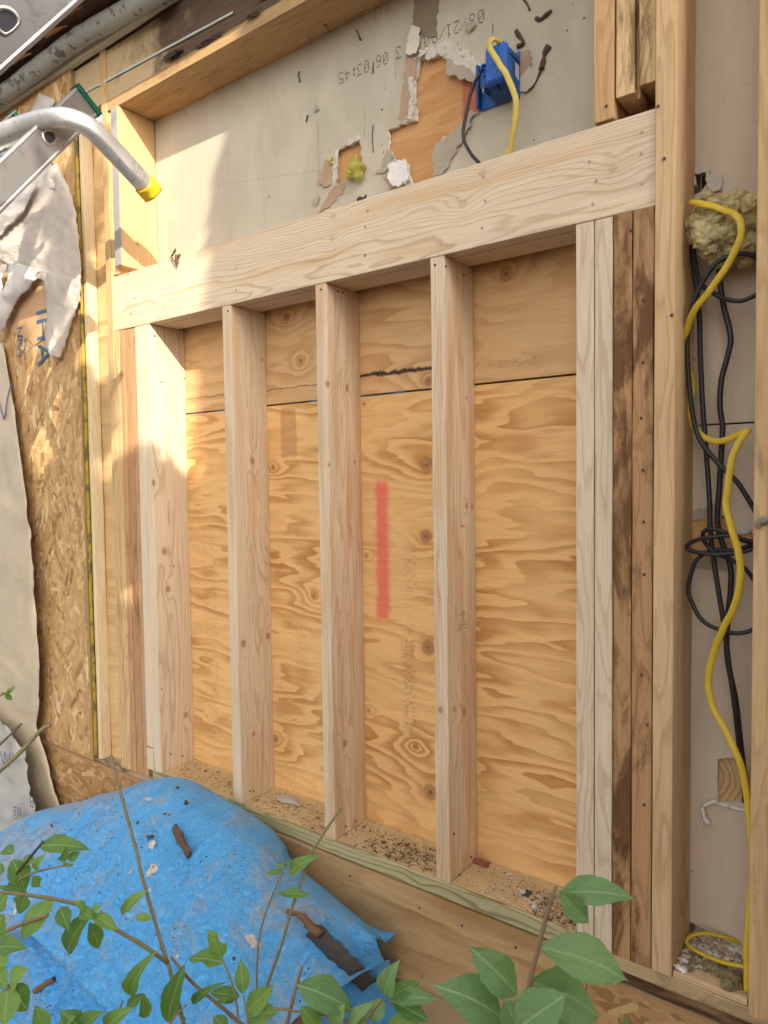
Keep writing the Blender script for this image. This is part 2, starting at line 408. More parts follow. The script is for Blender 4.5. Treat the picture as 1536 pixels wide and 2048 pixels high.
# ================================================================== new wall frame
frame = thing('wall_frame', (15, 2.5, -1.5), 'pale new lumber frame of header, studs and sill plate filling the wall opening', 'wall frame')
hk = kk((-21.1, 0, H), [(965, 345, .5, 'Y', 0), (667, 432, .45, 'Y', 0), (665, 478, .4, 'Y', 0), (1226, 338, .45, 'Y', 0), (925, 408, .6, 'Y', 0), (326, 612, .3, 'Y', 0)], 'x')
board('header_board', -21.1, 51.5, 0, 1.5, H, HT, wood('header_wood', NEWL, NEWD, 'x', 210, (.13, .03), hk, tint=(PINK, .5), contrast=.66, seed=3, lone=.16, kstr=.3, wav=.011), frame, seg=4)
board('header_backing', -21.0, 51.4, 1.58, 4.7, H-.04, HT-.1, wood('header_back_wood', (.66, .54, .38), (.46, .33, .2), 'x', 150, (-.1, .1)), frame, seg=6)
def stud(x0, knots, mat_kw, name='stud', z0=0.0, z1=None, lean=(0, 0), y0=0, dep=D, w=1.5):
    k = kk((x0, y0, z0), knots)
    m = wood('stud_wood', mat_kw.pop('l', NEWL), mat_kw.pop('d', NEWD), 'z', mat_kw.pop('ring', 165), mat_kw.pop('pith', (-.07, .05)), k, **mat_kw)
    return board(name, x0, x0+w, y0, y0+dep, z0, (z1 if z1 else H-.06), m, frame, lean=lean)
stud(2.0, [(505, 922, .45, 'X', 3.5), (487, 1287, .5, 'X', 3.5), (536, 1272, .45, 'X', 3.5), (507, 1468, .35, 'X', 3.5), (524, 720, .2, 'X', 3.5)], dict(seed=5, tint=((.91, .79, .67), .46), ring=230, pith=(.14, .08)))
stud(16.7, [(655, 768, .4, 'Y', 0), (694, 776, .4, 'X', 18.2), (659, 930, .3, 'Y', 0), (710, 924, .25, 'X', 18.2), (690, 1487, .45, 'X', 18.2)], dict(seed=9, tint=((.91, .77, .66), .40), ring=200, pith=(-.05, .06)))
stud(31.1, [(933, 1012, .35, 'X', 32.6), (944, 1014, .3, 'X', 32.6), (881, 1420, .35, 'Y', 0), (908, 1418, .3, 'X', 32.6), (928, 1424, .4, 'X', 32.6), (933, 795, .2, 'X', 32.6)], dict(seed=13, tint=((.91, .78, .67), .42), ring=190, pith=(-.045, .07)))
stud(-13.72, [(329, 1103, .45, 'X', -12.2), (336, 1178, .5, 'X', -12.2), (372, 1430, .45, 'X', -12.2), (307, 966, .45, 'Y', 0), (324, 1378, .2, 'X', -12.2), (347, 1132, .2, 'X', -12.2)], dict(seed=17, ring=130, pith=(-.055, .03), contrast=.65))
stud(-15.25, [], dict(seed=19, ring=210), z0=3.1)
board('block', -15.25, -13.8, -.05, D, 0, 2.85, wood('block_wood', NEWL, NEWD, 'z', 180), frame)
stud(45.2, [(1148, 1035, .25, 'Y', 0), (1150, 1560, .2, 'Y', 0)], dict(seed=23, ring=240, pith=(.06, -.16)), z0=-.02)
stud(46.78, [], dict(seed=29, ring=260, pith=(.03, -.2), l=(.69, .565, .40)), z0=-.9, w=1.45)
TRE = wood('treated_wood', (.46, .41, .22), (.23, .17, .07), 'x', 80, (.012, -.012), (), contrast=1.0, wav=.022, seed=4, lone=.30)
board('sill_plate', -14.0, 45.1, -.1, D, -1.55, -.02, TRE, frame, seg=5)
# nail heads driven into the new frame
nailm = simple('nail_steel', (.32, .31, .31), .38, .3, 400.0, metal=.9)
bm = bmesh.new(); bmesh.ops.create_cone(bm, cap_ends=True, segments=10, radius1=.13*U, radius2=.11*U, depth=.06*U)
bmesh.ops.rotate(bm, verts=bm.verts, cent=(0, 0, 0), matrix=Matrix.Rotation(math.pi/2, 3, 'X')); nail_me = bpy.data.meshes.new('nail'); bm.to_mesh(nail_me); bm.free(); nail_me.materials.append(nailm)
rustm = simple('rusty_nail', (.10, .06, .04), .7, .3, 300.0)
nail2_me = nail_me.copy(); nail2_me.materials.clear(); nail2_me.materials.append(rustm)
hb = frame.children[0]
for px, py in [(1283, 264), (1282, 307), (1284, 367), (1178, 323), (1192, 361), (1185, 408), (966, 353), (970, 402), (964, 456), (735, 421), (730, 454), (730, 510), (471, 536), (472, 580), (256, 549), (262, 627), (269, 596), (227, 638), (730, 511)]:
    q = onY(px, py, -.03); lk('nail', nail_me, hb, q)
studs = {c.location.x: c for c in frame.children if c.name.startswith('stud')}
allst = sorted([c for c in frame.children if c.name.startswith('stud')], key=lambda c: wloc(c).x)
for idx, X, l in [(1, -12.2, [(310, 672), (370, 757), (323, 764), (342, 1508), (366, 1512)]), (2, 3.5, [(500, 1582), (507, 1582)]), (3, 18.2, [(676, 582), (686, 585), (692, 1653), (711, 1642)]), (4, 32.6, [(892, 533), (928, 550), (908, 1668), (943, 1714), (919, 1750)])]:
    for px, py in l:
        q = onX(px, py, X+.03); o = lk('nail', nail2_me, allst[idx], q); o.rotation_euler = (0, 0, math.pi/2)
for idx, px, py in [(2, 456, 622), (3, 642, 579), (4, 870, 530)]:
    lk('nail', nail2_me, allst[idx], onY(px, py, -.03))

# grade stamp and pencil marks on the stud beside the wide bay (flat ink)
ink = simple('stamp_ink', (.07, .05, .05), .8, .3, 400.0)
def text_mesh(s, size):
    cu = bpy.data.curves.new('txt', 'FONT'); cu.body = s; cu.size = size; cu.align_x = 'LEFT'
    o = bpy.data.objects.new('txt', cu); COL.objects.link(o); dg = bpy.context.evaluated_depsgraph_get()
    me = bpy.data.meshes.new_from_object(o.evaluated_get(dg)); bpy.data.objects.remove(o, do_unlink=True); return me
def letters(name, items, mat, parent, frame_fn, org):
    """items: (text, size in, u, v, rotation) on a surface; frame_fn(u, v) -> world inches. One flat print."""
    first = None
    for s, size, u0, v0, rot in items:
        V = []; Fc = []; me = text_mesh(s, size); o = 0
        for v in me.vertices:
            a, b = v.co.x*math.cos(rot)-v.co.y*math.sin(rot), v.co.x*math.sin(rot)+v.co.y*math.cos(rot)
            V.append(frame_fn(u0+a, v0+b))
        Fc += [[i+o for i in p.vertices] for p in me.polygons]; bpy.data.meshes.remove(me)
        mk(name, V, Fc, mat, parent, org=org, kind='stuff' if len(s) > 1 else None)
sp = onX(924, 1246, 32.62)
st4 = allst[4]
letters('grade_stamp', [('2', .75, .1, .05, 0), ('HT WHITE', .30, -.45, -.32, 0), ('FIR', .28, .35, -.66, 0), ('149', .28, -.45, -.66, 0), ('NLGA', .32, -.5, -.7, math.pi/2), ('o', .9, .0, .72, 0), ('------', .4, -.6, .75, 0)], ink, st4,
        lambda u, v: Vector((32.64, sp.y+u, sp.z+v)), (32.6, sp.y, sp.z))
sp2 = onX(925, 1054, 32.62)
letters('grade_stamp', [('149067', .32, -.5, 0, 0)], ink, st4, lambda u, v: Vector((32.64, sp2.y+u, sp2.z+v)), (32.6, sp2.y, sp2.z))

# ================================================================== plywood behind the studs
back = thing('plywood_backing', (15, 5.8, 0), 'yellow plywood sheets behind the new studs, lower one with red spray paint stripe', 'plywood')
o0 = Vector((-17, 5.5, -.3))
def pk(l, org): return [((onY(a, b, org[1])-Vector(org)).x, (onY(a, b, org[1])-Vector(org)).z, r) for a, b, r in l]
def pr(x0, x1, y0, y1, c, op, soft, org):
    a = onY(x0, y1, org[1])-Vector(org); b = onY(x1, y0, org[1])-Vector(org); return (a.x, b.x, a.z, b.z, c, op, soft)
PL = (.73, .45, .19); PD = (.45, .20, .06)
red = onY(764, 1100, 5.5)-o0; rt = onY(764, 962, 5.5)-o0; rb = onY(768, 1240, 5.5)-o0
xa = (onY(753, 1100, 5.5)-o0).x; xb = (onY(777, 1100, 5.5)-o0).x
BR = (.20, .10, .045)
lowm = plywood('plywood_lower', PL, PD, pk([(853, 930, .95), (852, 1073, .85), (857, 1295, .9), (860, 1585, .95), (831, 1493, .35), (728, 808, .22), (628, 1192, .4), (546, 935, .45), (737, 1421, .2), (732, 1112, .2), (551, 1478, .5)], o0), 13.0, 2.2, warp=8.0, streak=.9, con=1.0,
    paint=[(xa, xb, rb.z, rt.z, (.78, .09, .10), .70, .45), pr(810, 832, 1095, 1190, BR, .35, .25, o0), pr(808, 830, 1260, 1470, BR, .45, .35, o0), pr(812, 826, 1190, 1290, BR, .15, .3, o0), pr(414, 430, 1050, 1480, BR, .26, .35, o0), pr(597, 606, 1040, 1480, BR, .22, .35, o0), pr(563, 592, 815, 915, (.42, .20, .08), .5, .1, o0), pr(556, 590, 1430, 1600, (.42, .20, .08), .3, .3, o0)], dirt=.14)
mk_l = panel('plywood_sheet', [(-17, -.3), (46.6, -.3), (46.6, SEAM-.12), (-17, SEAM-.12)], 5.5, .6, lowm, back, grid=6, warp=.1)
o1 = Vector((-17, 5.55, SEAM+.1))
bl = onY(790, 744, 5.55)-o1
l1 = onY(720, 750, 5.55)-o1; l2 = onY(860, 738, 5.55)-o1; l3 = onY(540, 780, 5.55)-o1; l4 = onY(385, 797, 5.55)-o1; l5 = onY(960, 735, 5.55)-o1
upm = plywood('plywood_upper', (.64, .41, .20), (.46, .24, .10), pk([(573, 635, .6), (601, 722, .4), (1012, 548, .75), (857, 762, .55)], o1), 14.0, 9.1, con=.8,
    paint=[(l1.x, l2.x+1.5, bl.z-.22, bl.z+.2, (.03, .02, .02), .95, .12), (l5.x-1, l5.x+6, l5.z-.2, l5.z+.5, (.05, .03, .02), .30, .2), (l3.x-4, l1.x, l3.z-.06, l3.z+.06, (.05, .03, .02), .75, .05), (l4.x-1, l3.x-4, l4.z-.03, l4.z+.08, (.05, .03, .02), .6, .05)], dirt=.2, warp=5)
panel('plywood_strip', [(-17, SEAM+.1), (46.6, SEAM+.1), (46.6, 66), (-17, 66)], 5.55, .6, upm, back, grid=6, warp=.1)
bluep = simple('old_blue_paint', (.10, .17, .25), .6, .3, 80.0)
V = []; Fc = []
xq = -12
while xq < 30:
    w = random.uniform(.5, 2.2)
    if random.random() < .6 and not (1 < xq < 5):
        z0 = SEAM-.12; h = random.uniform(.05, .22); b = len(V)
        V += [(xq, 5.5, z0-.02), (xq+w, 5.5, z0-.02), (xq+w*.9, 5.47, z0+h), (xq+w*.3, 5.47, z0+h*1.2)]; Fc.append([b, b+1, b+2, b+3])
    xq += w
mk('paint_edge', V, Fc, bluep, back, org=(-12, 5.5, SEAM), kind='stuff')
panel('wall_lining', [(-30, -1.4), (53, -1.4), (53, 96), (-30, 96)], 7.4, .4, simple('interior_lining', (.30, .25, .19), .9, .2), back)
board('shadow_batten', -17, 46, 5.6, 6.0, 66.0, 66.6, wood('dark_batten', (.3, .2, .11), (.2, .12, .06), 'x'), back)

# ================================================================== old house wall
old = thing('old_house_wall', (20, 3, -2), 'weathered old timber studs, top plate and beam of the opened house wall', 'house wall')
OL = (.62, .42, .215); OD = (.42, .245, .10); ST = (.17, .10, .06)
def oldw(name, axis='z', amt=.4, thr=.56, scl=9.0, l=OL, d=OD, knots=(), seed=1, ring=200, pith=(.02, -.14), **k):
    return wood(name, l, d, axis, ring, pith, knots, .16, (ST, amt, thr, scl), seed=seed, contrast=.8, **k)
# jack studs under the header, right
board('jack_stud', 48.32, 49.78, -.12, 5.3, -1.1, H-.05, oldw('jack_wood_rotten', 'z', .85, .40, 8.0, (.45, .26, .12), (.29, .145, .06), seed=2), old, rough=.10)
board('jack_stud', 49.82, 51.40, -.08, 5.3, -1.1, H-.02, oldw('jack_wood', 'z', .85, .46, 8.0, (.47, .27, .13), (.31, .155, .065), kk((49.82, -.1, -1), [(1272, 888, .35, 'Y', -.08)]), seed=4), old, rough=.04)
board('king_stud', 51.5, 53.02, -.22, 5.45, -.6, 120, oldw('king_wood', 'z', .45, .55, 8.0, (.64, .44, .245), (.47, .285, .14), seed=6, ring=230), old, seg=5, bev=.09)
# cripples above the header, right
board('cripple_stud', 46.72, 48.32, -.1, 5.2, 66.75, 120, oldw('cripple_wood', 'z', .6, .52, 10.0, (.58, .365, .175), (.42, .24, .10), seed=7), old, seg=5)
board('cripple_stud', 48.46, 49.86, .0, 5.2, 68.2, 120, oldw('cripple_wood_b', 'z', .85, .48, 8.0, (.68, .48, .25), (.50, .31, .13), seed=8), old, seg=5)
board('cripple_stud', 49.86, 50.2, .55, 5.2, 67.9, 120, oldw('cripple_wood_c', 'z', .8, .45, 9.0, (.40, .25, .13), (.3, .17, .07), seed=9), old, seg=5)
board('cripple_stud', 50.2, 51.45, .05, 5.2, 68.6, 120, oldw('cripple_wood_d', 'z', .95, .44, 7.0, (.60, .43, .22), (.42, .26, .11), seed=10), old, seg=5)
board('blocking', 48.4, 51.45, 3.2, 5.0, 66.7, 76, oldw('blocking_wood', 'x', .9, .4, 9.0, (.30, .17, .08), (.2, .1, .05)), old)
# far stud, right edge
board('far_stud', 58.45, 60.0, -.15, 5.4, -1.2, 120, oldw('far_wood', 'z', .5, .54, 8.0, (.60, .41, .21), (.47, .29, .13), seed=11), old, seg=5, bev=.12)
# bottom plates right
board('bottom_plate', 48.3, 90, -.15, 6.6, -1.75, -.62, oldw('plate_wood', 'x', .7, .48, 7.0, (.52, .38, .21), (.36, .22, .10), seed=12), old, seg=4, rough=.12)
board('bottom_plate', 53.1, 58.4, -.1, 5.6, -.6, -.06, oldw('plate_wood_b', 'x', .3, .6, 8.0, (.62, .43, .25), (.47, .3, .15), seed=13), old)
board('rim_strip', 46.0, 90, .15, 1.6, -2.9, -1.8, oldw('rim_strip_wood', 'x', .95, .4, 6.0, (.28, .17, .085), (.18, .1, .05), seed=14), old, rough=.15)
# trimmers, left
for x0, x1, y0, z0, l, d, amt in [(-21.3, -19.98, -.15, -1.2, (.58, .39, .19), (.43, .26, .11), .4), (-19.94, -18.86, -.1, -1.2, (.60, .41, .2), (.43, .26, .11), .45), (-18.8, -17.85, -.02, -1.2, (.50, .28, .14), (.36, .18, .08), .7), (-17.8, -16.4, .1, -1.2, (.45, .25, .125), (.33, .165, .075), .75), (-16.35, -15.3, .15, -1.2, (.50, .30, .16), (.36, .2, .09), .7)]:
    board('trimmer_stud', x0, x1, y0, 5.3, z0, H-.05 if x0 > -21 else H+40, oldw('trimmer_wood', 'z', amt, .55, 8.0, l, d, seed=random.randint(1, 60)), old, rough=.03)
for x0, x1, y0, l in [(-21.25, -20.7, -.05, (.60, .36, .19)), (-20.66, -19.75, .1, (.66, .46, .25)), (-19.7, -18.95, .2, (.70, .50, .28))]:
    if x0 > -21.0: board('trimmer_stud', x0, x1, y0, 5.3, 66.9, 88.3, oldw('trimmer_wood', 'z', .2, .6, 8.0, l, (.48, .29, .13), seed=random.randint(1, 60)), old)
board('jamb_board', -18.9, -17.3, -.25, 5.4, 67.6, 88.35, oldw('jamb_wood', 'z', .25, .6, 8.0, (.66, .43, .22), (.52, .31, .14), kk((-18.9, -.2, 67.6), [(293, 373, .25, 'X', -17.3), (275, 487, .3, 'X', -17.3)]), seed=21, ring=120), old)
graym = simple('grey_weathered_face', (.34, .32, .30), .85, .3, 60.0, speck=((.1, .09, .08), .6, 90.0, .6))
board('weathered_face', -18.75, -17.38, -.36, -.255, 67.7, 88.2, graym, old, bev=.03, rough=.03)
# recessed cladding between the sheathing and the trimmers
rec = plywood('recess_panel_wood', (.62, .42, .20), (.48, .28, .12), (), 6.0, 4.0, dirt=.1)
panel('recess_panel', [(-31, -1.5), (-21.35, -1.5), (-21.35, 89), (-31, 89)], 1.6, .5, rec, old, grid=6, warp=.25)
board('bottom_plate', -27.5, -14.2, -.35, 4.5, -1.72, -1.22, oldw('left_plate_wood', 'x', .9, .42, 8.0, (.40, .30, .2), (.28, .19, .12), seed=15), old, seg=3, rough=.1)
# top plate and beam
board('top_plate', -21.2, 62, -.1, 5.5, 88.4, 89.85, oldw('top_plate_wood', 'x', .6, .50, 5.0, (.48, .31, .15), (.34, .20, .085), seed=31), old, seg=4, rough=.12)
def beam_mat():
    N = NT('rotten_beam'); co = N.tc.outputs['Object']; x, y, z = N.sep(co)
    g = N.noise(N.comb(N.M('MULTIPLY', x, .06), y, z), 150.0, 4.0, .6)
    c = N.mix(g, (.42, .31, .17), (.60, .46, .27))
    bl_ = N.noise(N.comb(x, y, N.M('MULTIPLY', z, .8)), 6.0, 6.0, .66)
    rot = N.step(N.M('ADD', N.M('MULTIPLY', bl_, 1.8), N.M('MULTIPLY', N.M('SUBTRACT', x, 19*U), 1.9)), .70, 1.12)   # the rot eats the beam from this end on
    dk = N.mix(N.noise(N.comb(N.M('MULTIPLY', x, .12), y, z), 120.0, 5.0, .7), (.045, .03, .024), (.22, .15, .10))
    c = N.mix(rot, c, dk)
    c = N.mix(N.M('MULTIPLY', N.step(N.noise(co, 34.0, 5.0, .7), .6, .72), .7), c, (.07, .05, .04))
    return N.done(c, .9, N.M('ADD', g, N.M('MULTIPLY', bl_, 2.0)), .7, .004, .1)
bmat = beam_mat()
board('rim_beam', -28.0, 62, .05, 1.6, 89.9, 96.4, bmat, old, seg=2.0, rough=.10)
rotm = simple('rot_crust_wood', (.10, .07, .05), .95, .4, 60.0, .004, .9)
# rotten crust and splinters along the beam
for k in range(12):
    x = random.uniform(-9, 30); 
    c = Vector((x, random.uniform(-.5, .1), 89.9+random.uniform(-.1, 1.2+max(0, x)*.09)))
    lump('rot_crust', c, random.uniform(.25, .6), rotm, old, 3, 1.3, 3.2, (random.uniform(1.5, 3.6), .3, .4), seed=k*3.1, smooth=False)
spl = simple('splinter_wood', (.20, .13, .085), .9, .4, 120.0)
for (a, b, r) in [((612, 8), (662, 66), .34), ((655, 0), (668, 20), .15), ((757, -20), (763, 30), .07), ((772, -20), (775, 25), .06), ((750, -20), (752, 50), .07), ((727, -20), (730, 20), .08), ((712, 60), (722, 80), .12), ((427, 175), (436, 192), .08), ((615, 75), (625, 95), .07)]:
    A = onY(a[0], a[1], 3.0); B = onY(b[0], b[1], 4.4)
    tube('splinter', [A, A.lerp(B, .5)+Vector((.05, -.1, .05)), B], [r, r*.15], spl, old, 3, 6, noisy=.6)
# metal flashing strip on the beam
fl = simple('dull_flashing', (.55, .57, .54), .45, .25, 40.0, metal=.3, speck=((.12, .1, .08), .62, 80.0, .8))
a = onY(170, 184, -.12); b = onY(466, 24, -.12)
V = []; n = 24
for i in range(n+1):
    p = a.lerp(b, i/n); p.y = -.05
    for dy, dz in ((0, -.16), (-.09, -.12), (-.09, .12), (0, .16)): V.append(p+Vector((0, dy+.03*nz(i*.7), dz+.04*nz(i*.5, 3))))
mk('flashing_strip', V, [[i*4+k, i*4+k+1, i*4+k+5, i*4+k+4] for i in range(n) for k in range(3)], fl, old, org=a)
old_nails = [(1328, 317), (1316, 212), (1262, 460), (1286, 600), (1285, 725), (1282, 836), (1285, 940), (1287, 1044), (1288, 1149), (1283, 1350), (1288, 1610), (1294, 1450), (1343, 630), (1212, 212)]
for px, py in old_nails: lk('nail', nail2_me, old, onY(px, py, -.28 if px > 1310 else -.15))
for px, py in [(431, 180), (420, 185)]: pass

# ================================================================== drywall seen from behind
dry = thing('drywall', (20, 5.7, 30), 'grey backs of drywall sheets with torn holes and printed date above the header', 'drywall')
def drymat(name, base, light, pinkish=(1, 1, 1)):
    N = NT(name); co = N.tc.outputs['Object']; x, y, z = N.sep(co)
    n = N.noise(N.comb(x, y, N.M('MULTIPLY', z, .5)), 7.0, 5.0, .6, .4); v = N.noise(N.comb(N.M('MULTIPLY', x, 1.0), y, N.M('MULTIPLY', z, .06)), 22.0, 4.0, .6)
    c = N.mix(N.step(n, .42, .66), base, light)
    c = N.mix(N.M('MULTIPLY', N.step(v, .52, .75), .16), c, N.mix(1.0, c, (.80, .74, .64), 'MULTIPLY'))
    f = N.noise(co, 300.0, 3.0, .7)
    c = N.node('HueSaturation', {'Color': c, 'Value': N.M('ADD', .9, N.M('MULTIPLY', f, .2))}).outputs[0]
    sp_ = N.step(N.noise(co, 95.0, 3.0, .6), .67, .72)
    c = N.mix(N.M('MULTIPLY', sp_, .65), c, (.14, .09, .06))
    s2 = N.step(N.noise(co, 40.0, 5.0, .7), .66, .76)
    c = N.mix(N.M('MULTIPLY', s2, .4), c, (.26, .20, .14))
    return N.done(c, .88, N.M('ADD', n, N.M('MULTIPLY', f, .15)), .25, .002, .12)
DRY = drymat('drywall_paper', (.47, .425, .33), (.53, .48, .375)); DRYR = drymat('drywall_paper_right', (.59, .495, .385), (.64, .54, .425))
gyp = simple('gypsum', (.74, .71, .66), .95, .3, 90.0, .004, .9, spec=.05, speck=((.3, .25, .2), .6, 60.0, .5))
gypd = simple('gypsum_dusty', (.60, .56, .48), .95, .35, 70.0, .006, 1.0, spec=.05, speck=((.22, .18, .13), .55, 60.0, .6))
tan = simple('torn_brown_paper', (.42, .295, .20), .9, .3, 40.0, .002, .5, spec=.08)
tan2 = simple('torn_grey_paper', (.40, .345, .265), .9, .3, 40.0, .002, .5, spec=.08)
def z2(l): return [(500+a/2.56, b/2.56) for a, b in l]
hole1 = pxz(z2([(860, 315), (900, 292), (965, 285), (1005, 310), (1015, 372), (1090, 385), (1168, 402), (1168, 572), (1140, 590), (1085, 640), (1040, 680), (990, 705), (957, 740), (946, 800), (940, 860), (945, 960), (835, 990), (815, 900), (805, 840), (760, 825), (735, 800), (706, 770), (706, 662), (846, 612), (842, 440)]), D)
hole2 = pxz(z2([(437, 772), (565, 716), (570, 790), (580, 880), (495, 920), (437, 945)]), D)
up = panel('drywall_sheet', [(-17.6, 60), (52.2, 60), (52.2, 118), (40, 118), (-17.6, 89.5)], D, .5, DRY, dry, holes=[hole1, hole2], edge_mat=gyp, jag=.3, step=.3)
# brown panelling behind the holes
o2 = Vector((14, 6.1, 60)); rr = onY(955, 190, 6.1)-o2
bp = plywood('brown_panelling', (.50, .275, .115), (.40, .20, .075), (), 2.0, 5.5, paint=[(rr.x-1.7, rr.x+2.2, rr.z-3, rr.z+2.6, (.42, .10, .07), .75, .15)], dirt=.12, streak=1.0)
panel('brown_panelling', [(14, 60), (42, 60), (42, 92), (14, 92)], 6.08, .4, bp, dry)
def flap(name, l, mat, y=D-.05, th=.035, jag=.16, warp=0.0, zz=True, step=.5, grid=0):
    jag *= 1.9; step = .22; warp = warp or .14; grid = grid or .8; y -= .06
    return panel(name, pxz(z2(l) if zz else l, D), y, th, mat, dry, jag=jag, step=step, warp=warp, grid=grid)
flap('torn_paper', [(800, 282), (856, 318), (842, 440), (824, 560), (806, 612), (762, 620), (772, 500), (792, 380)], tan, D-.04)
flap('torn_paper', [(812, 400), (846, 400), (842, 560), (832, 610), (808, 606), (822, 500)], gypd, D-.10, .06)
flap('torn_paper', [(838, 0), (962, 0), (960, 205), (940, 190), (880, 190), (862, 140), (838, 150)], simple('stained_paper', (.24, .18, .125), .9, .35, 30.0), D-.03)
flap('paper_curl', [(830, 140), (874, 148), (882, 200), (862, 280), (832, 296), (804, 284), (818, 205)], simple('pale_paper_curl', (.62, .56, .46), .9, .2, 40.0), D-.35, .05, warp=.5, grid=.6)
flap('gypsum_rim', [(846, 318), (880, 265), (1000, 214), (1062, 228), (1130, 262), (1178, 350), (1170, 404), (1090, 388), (1015, 376), (1004, 312), (962, 288), (900, 296)], gypd, D-.14, .14, .3, warp=.5, grid=.35)
flap('torn_paper', [(1005, 310), (1020, 300), (1060, 330), (1120, 350), (1168, 400), (1168, 440), (1085, 400), (1015, 385)], tan2, D-.20, .04, warp=.2)
flap('torn_paper', [(355, 1085), (425, 958), (492, 925), (480, 985), (405, 1065)], tan, D-.03)
flap('paper_curl', [(352, 925), (388, 815), (416, 842), (424, 942), (384, 962), (362, 940)], tan, D-.28, .04, warp=.5, grid=.5)
flap('gypsum_rim', [(412, 760), (430, 735), (562, 692), (570, 716), (452, 768), (440, 945), (415, 945), (424, 880)], gypd, D-.09, .09, .12, warp=.3)
flap('torn_paper', [(700, 775), (738, 790), (728, 835), (690, 884), (642, 892), (680, 860)], tan2, D-.18, .04, warp=.3)
flap('gypsum_chunk', [(716, 852), (760, 826), (806, 826), (828, 902), (802, 945), (748, 962), (722, 930)], gyp, D-.3, .3, .22, warp=.6, grid=.3)
flap('torn_paper', [(690, 910), (724, 850), (740, 960), (720, 975)], tan, D-.05)
flap('torn_paper', [(960, 742), (1050, 686), (1122, 600), (1142, 642), (1105, 705), (1010, 862), (985, 900), (945, 892), (950, 800)], tan2, D-.16, .04, warp=.4, grid=.8)
flap('torn_paper', [(1384, 258), (1432, 262), (1446, 330), (1420, 385), (1384, 405)], tan, D-.04, .03, .3)
flap('torn_paper', [(1384, 405), (1432, 352), (1482, 385), (1462, 430), (1425, 470), (1384, 470)], simple('pale_paper', (.56, .49, .40), .9, .15, 40.0), D-.07, .05)
flap('paper_curl', [(1095, 130), (1150, 122), (1158, 140), (1120, 172)], tan2, D-.3, .04, warp=.4, grid=.4)
flap('torn_paper', [(322, 1040), (350, 985), (358, 1020), (340, 1060)], tan2, D-.1, .04)
flap('torn_paper', [(335, 540), (355, 560), (330, 572)], tan2, D-.1)
flap('torn_paper', [(1090, 640), (1130, 570), (1170, 570), (1150, 600), (1110, 690)], tan2, D-.12, .05, warp=.3)
mud = simple('brown_adhesive', (.105, .06, .042), .8, .4, 120.0, .003, .8)
def bead(l, r, par=dry, mat=mud, Y=D-.12, nm='adhesive_bead', ns=.7): return tube(nm, [onY(*p, Y) for p in z2(l)], r, mat, par, 4, 8, noisy=ns)
bead([(1362, 160), (1378, 185), (1394, 205), (1396, 225), (1368, 238)], .2); bead([(1532, 234), (1512, 268), (1502, 305), (1494, 355)], .24)
bead([(1492, 352), (1462, 420), (1440, 455), (1405, 485)], [.1, .03]); bead([(1402, 0), (1420, 20), (1432, 52)], .08); bead([(1545, 52), (1505, 85), (1488, 100), (1462, 92)], .15)
bead([(252, 365), (248, 385), (255, 420)], .09); bead([(296, 590), (288, 625)], .09); bead([(630, 640), (626, 700), (632, 780)], .05); bead([(548, 160), (556, 180), (566, 205)], .10)
bead([(346, 640), (348, 760), (352, 900)], .02, mat=tan); bead([(588, 560), (586, 700)], .016, mat=tan); bead([(740, 280), (745, 400)], .02, mat=tan); bead([(632, 320), (628, 375)], .06); bead([(1242, 120), (1244, 190)], .035)
for k in range(60):
    px = random.uniform(330, 1180); py = random.uniform(20, 470)
    q = onY(px, py, D-.02)
    if q.z < 67 or q.z > 88: continue
    lump('grit', q, random.uniform(.03, .10), mud, dry, 1, .6, 2, (1, .4, random.uniform(.6, 2)), seed=k, kind=None) if k < 26 else None
# staple row pressed into the paper
for k in range(26):
    p = onY(438+k*8.1, 370-k*1.15-abs(nz(k*.5))*3, D-.02)
    if k % 1 == 0: lk('staple_mark', nail2_me, dry, p).scale = (.45, .6, .45)
# printed date, set upside down (rotated half a turn): 08/21/90  3  06 03:45
FONT = {'0': '0E1113151911 0E', '1': '040C0404040 40E', '2': '0E1101020408 1F', '3': '1F02040201110E', '4': '02060A121F0202', '5': '1F101E0101110E', '6': '0608101E11110E', '8': '0E11110E11110E', '9': '0E11110F01020C', '/': '00010204081000', ':': '000C0C000C0C00'}
inkd = simple('printed_ink', (.06, .055, .05), .8, .2, 200.0)
for ch, px in [('0', 962), ('8', 944), ('/', 927), ('2', 913), ('1', 897), ('/', 884), ('9', 869), ('0', 854), ('3', 797), ('0', 771), ('6', 757), ('0', 733), ('3', 719), (':', 707), ('4', 694), ('5', 682)]:
    V = []; Fc = []; py = 33+(962-px)*.437; c = onY(px, py, D-.02); h = FONT[ch].replace(' ', ''); hh = 1.12; ww = .55
    for row in range(7):
        bits = int(h[row*2:row*2+2], 16)
        for col in range(5):
            if bits >> (4-col) & 1:
                x = c.x-(col-2)*ww/4; z = c.z+(row-3)*hh/6          # half-turn: both axes flipped
                b = len(V); r1, r2 = .07, .078
                for t in range(6): V.append((x+r1*math.cos(t*math.pi/3), D-.015, z+r2*math.sin(t*math.pi/3)))
                Fc.append([b+t for t in range(6)])
    mk('printed_character', V, Fc, inkd, up, org=(V[0]), kind='stuff')
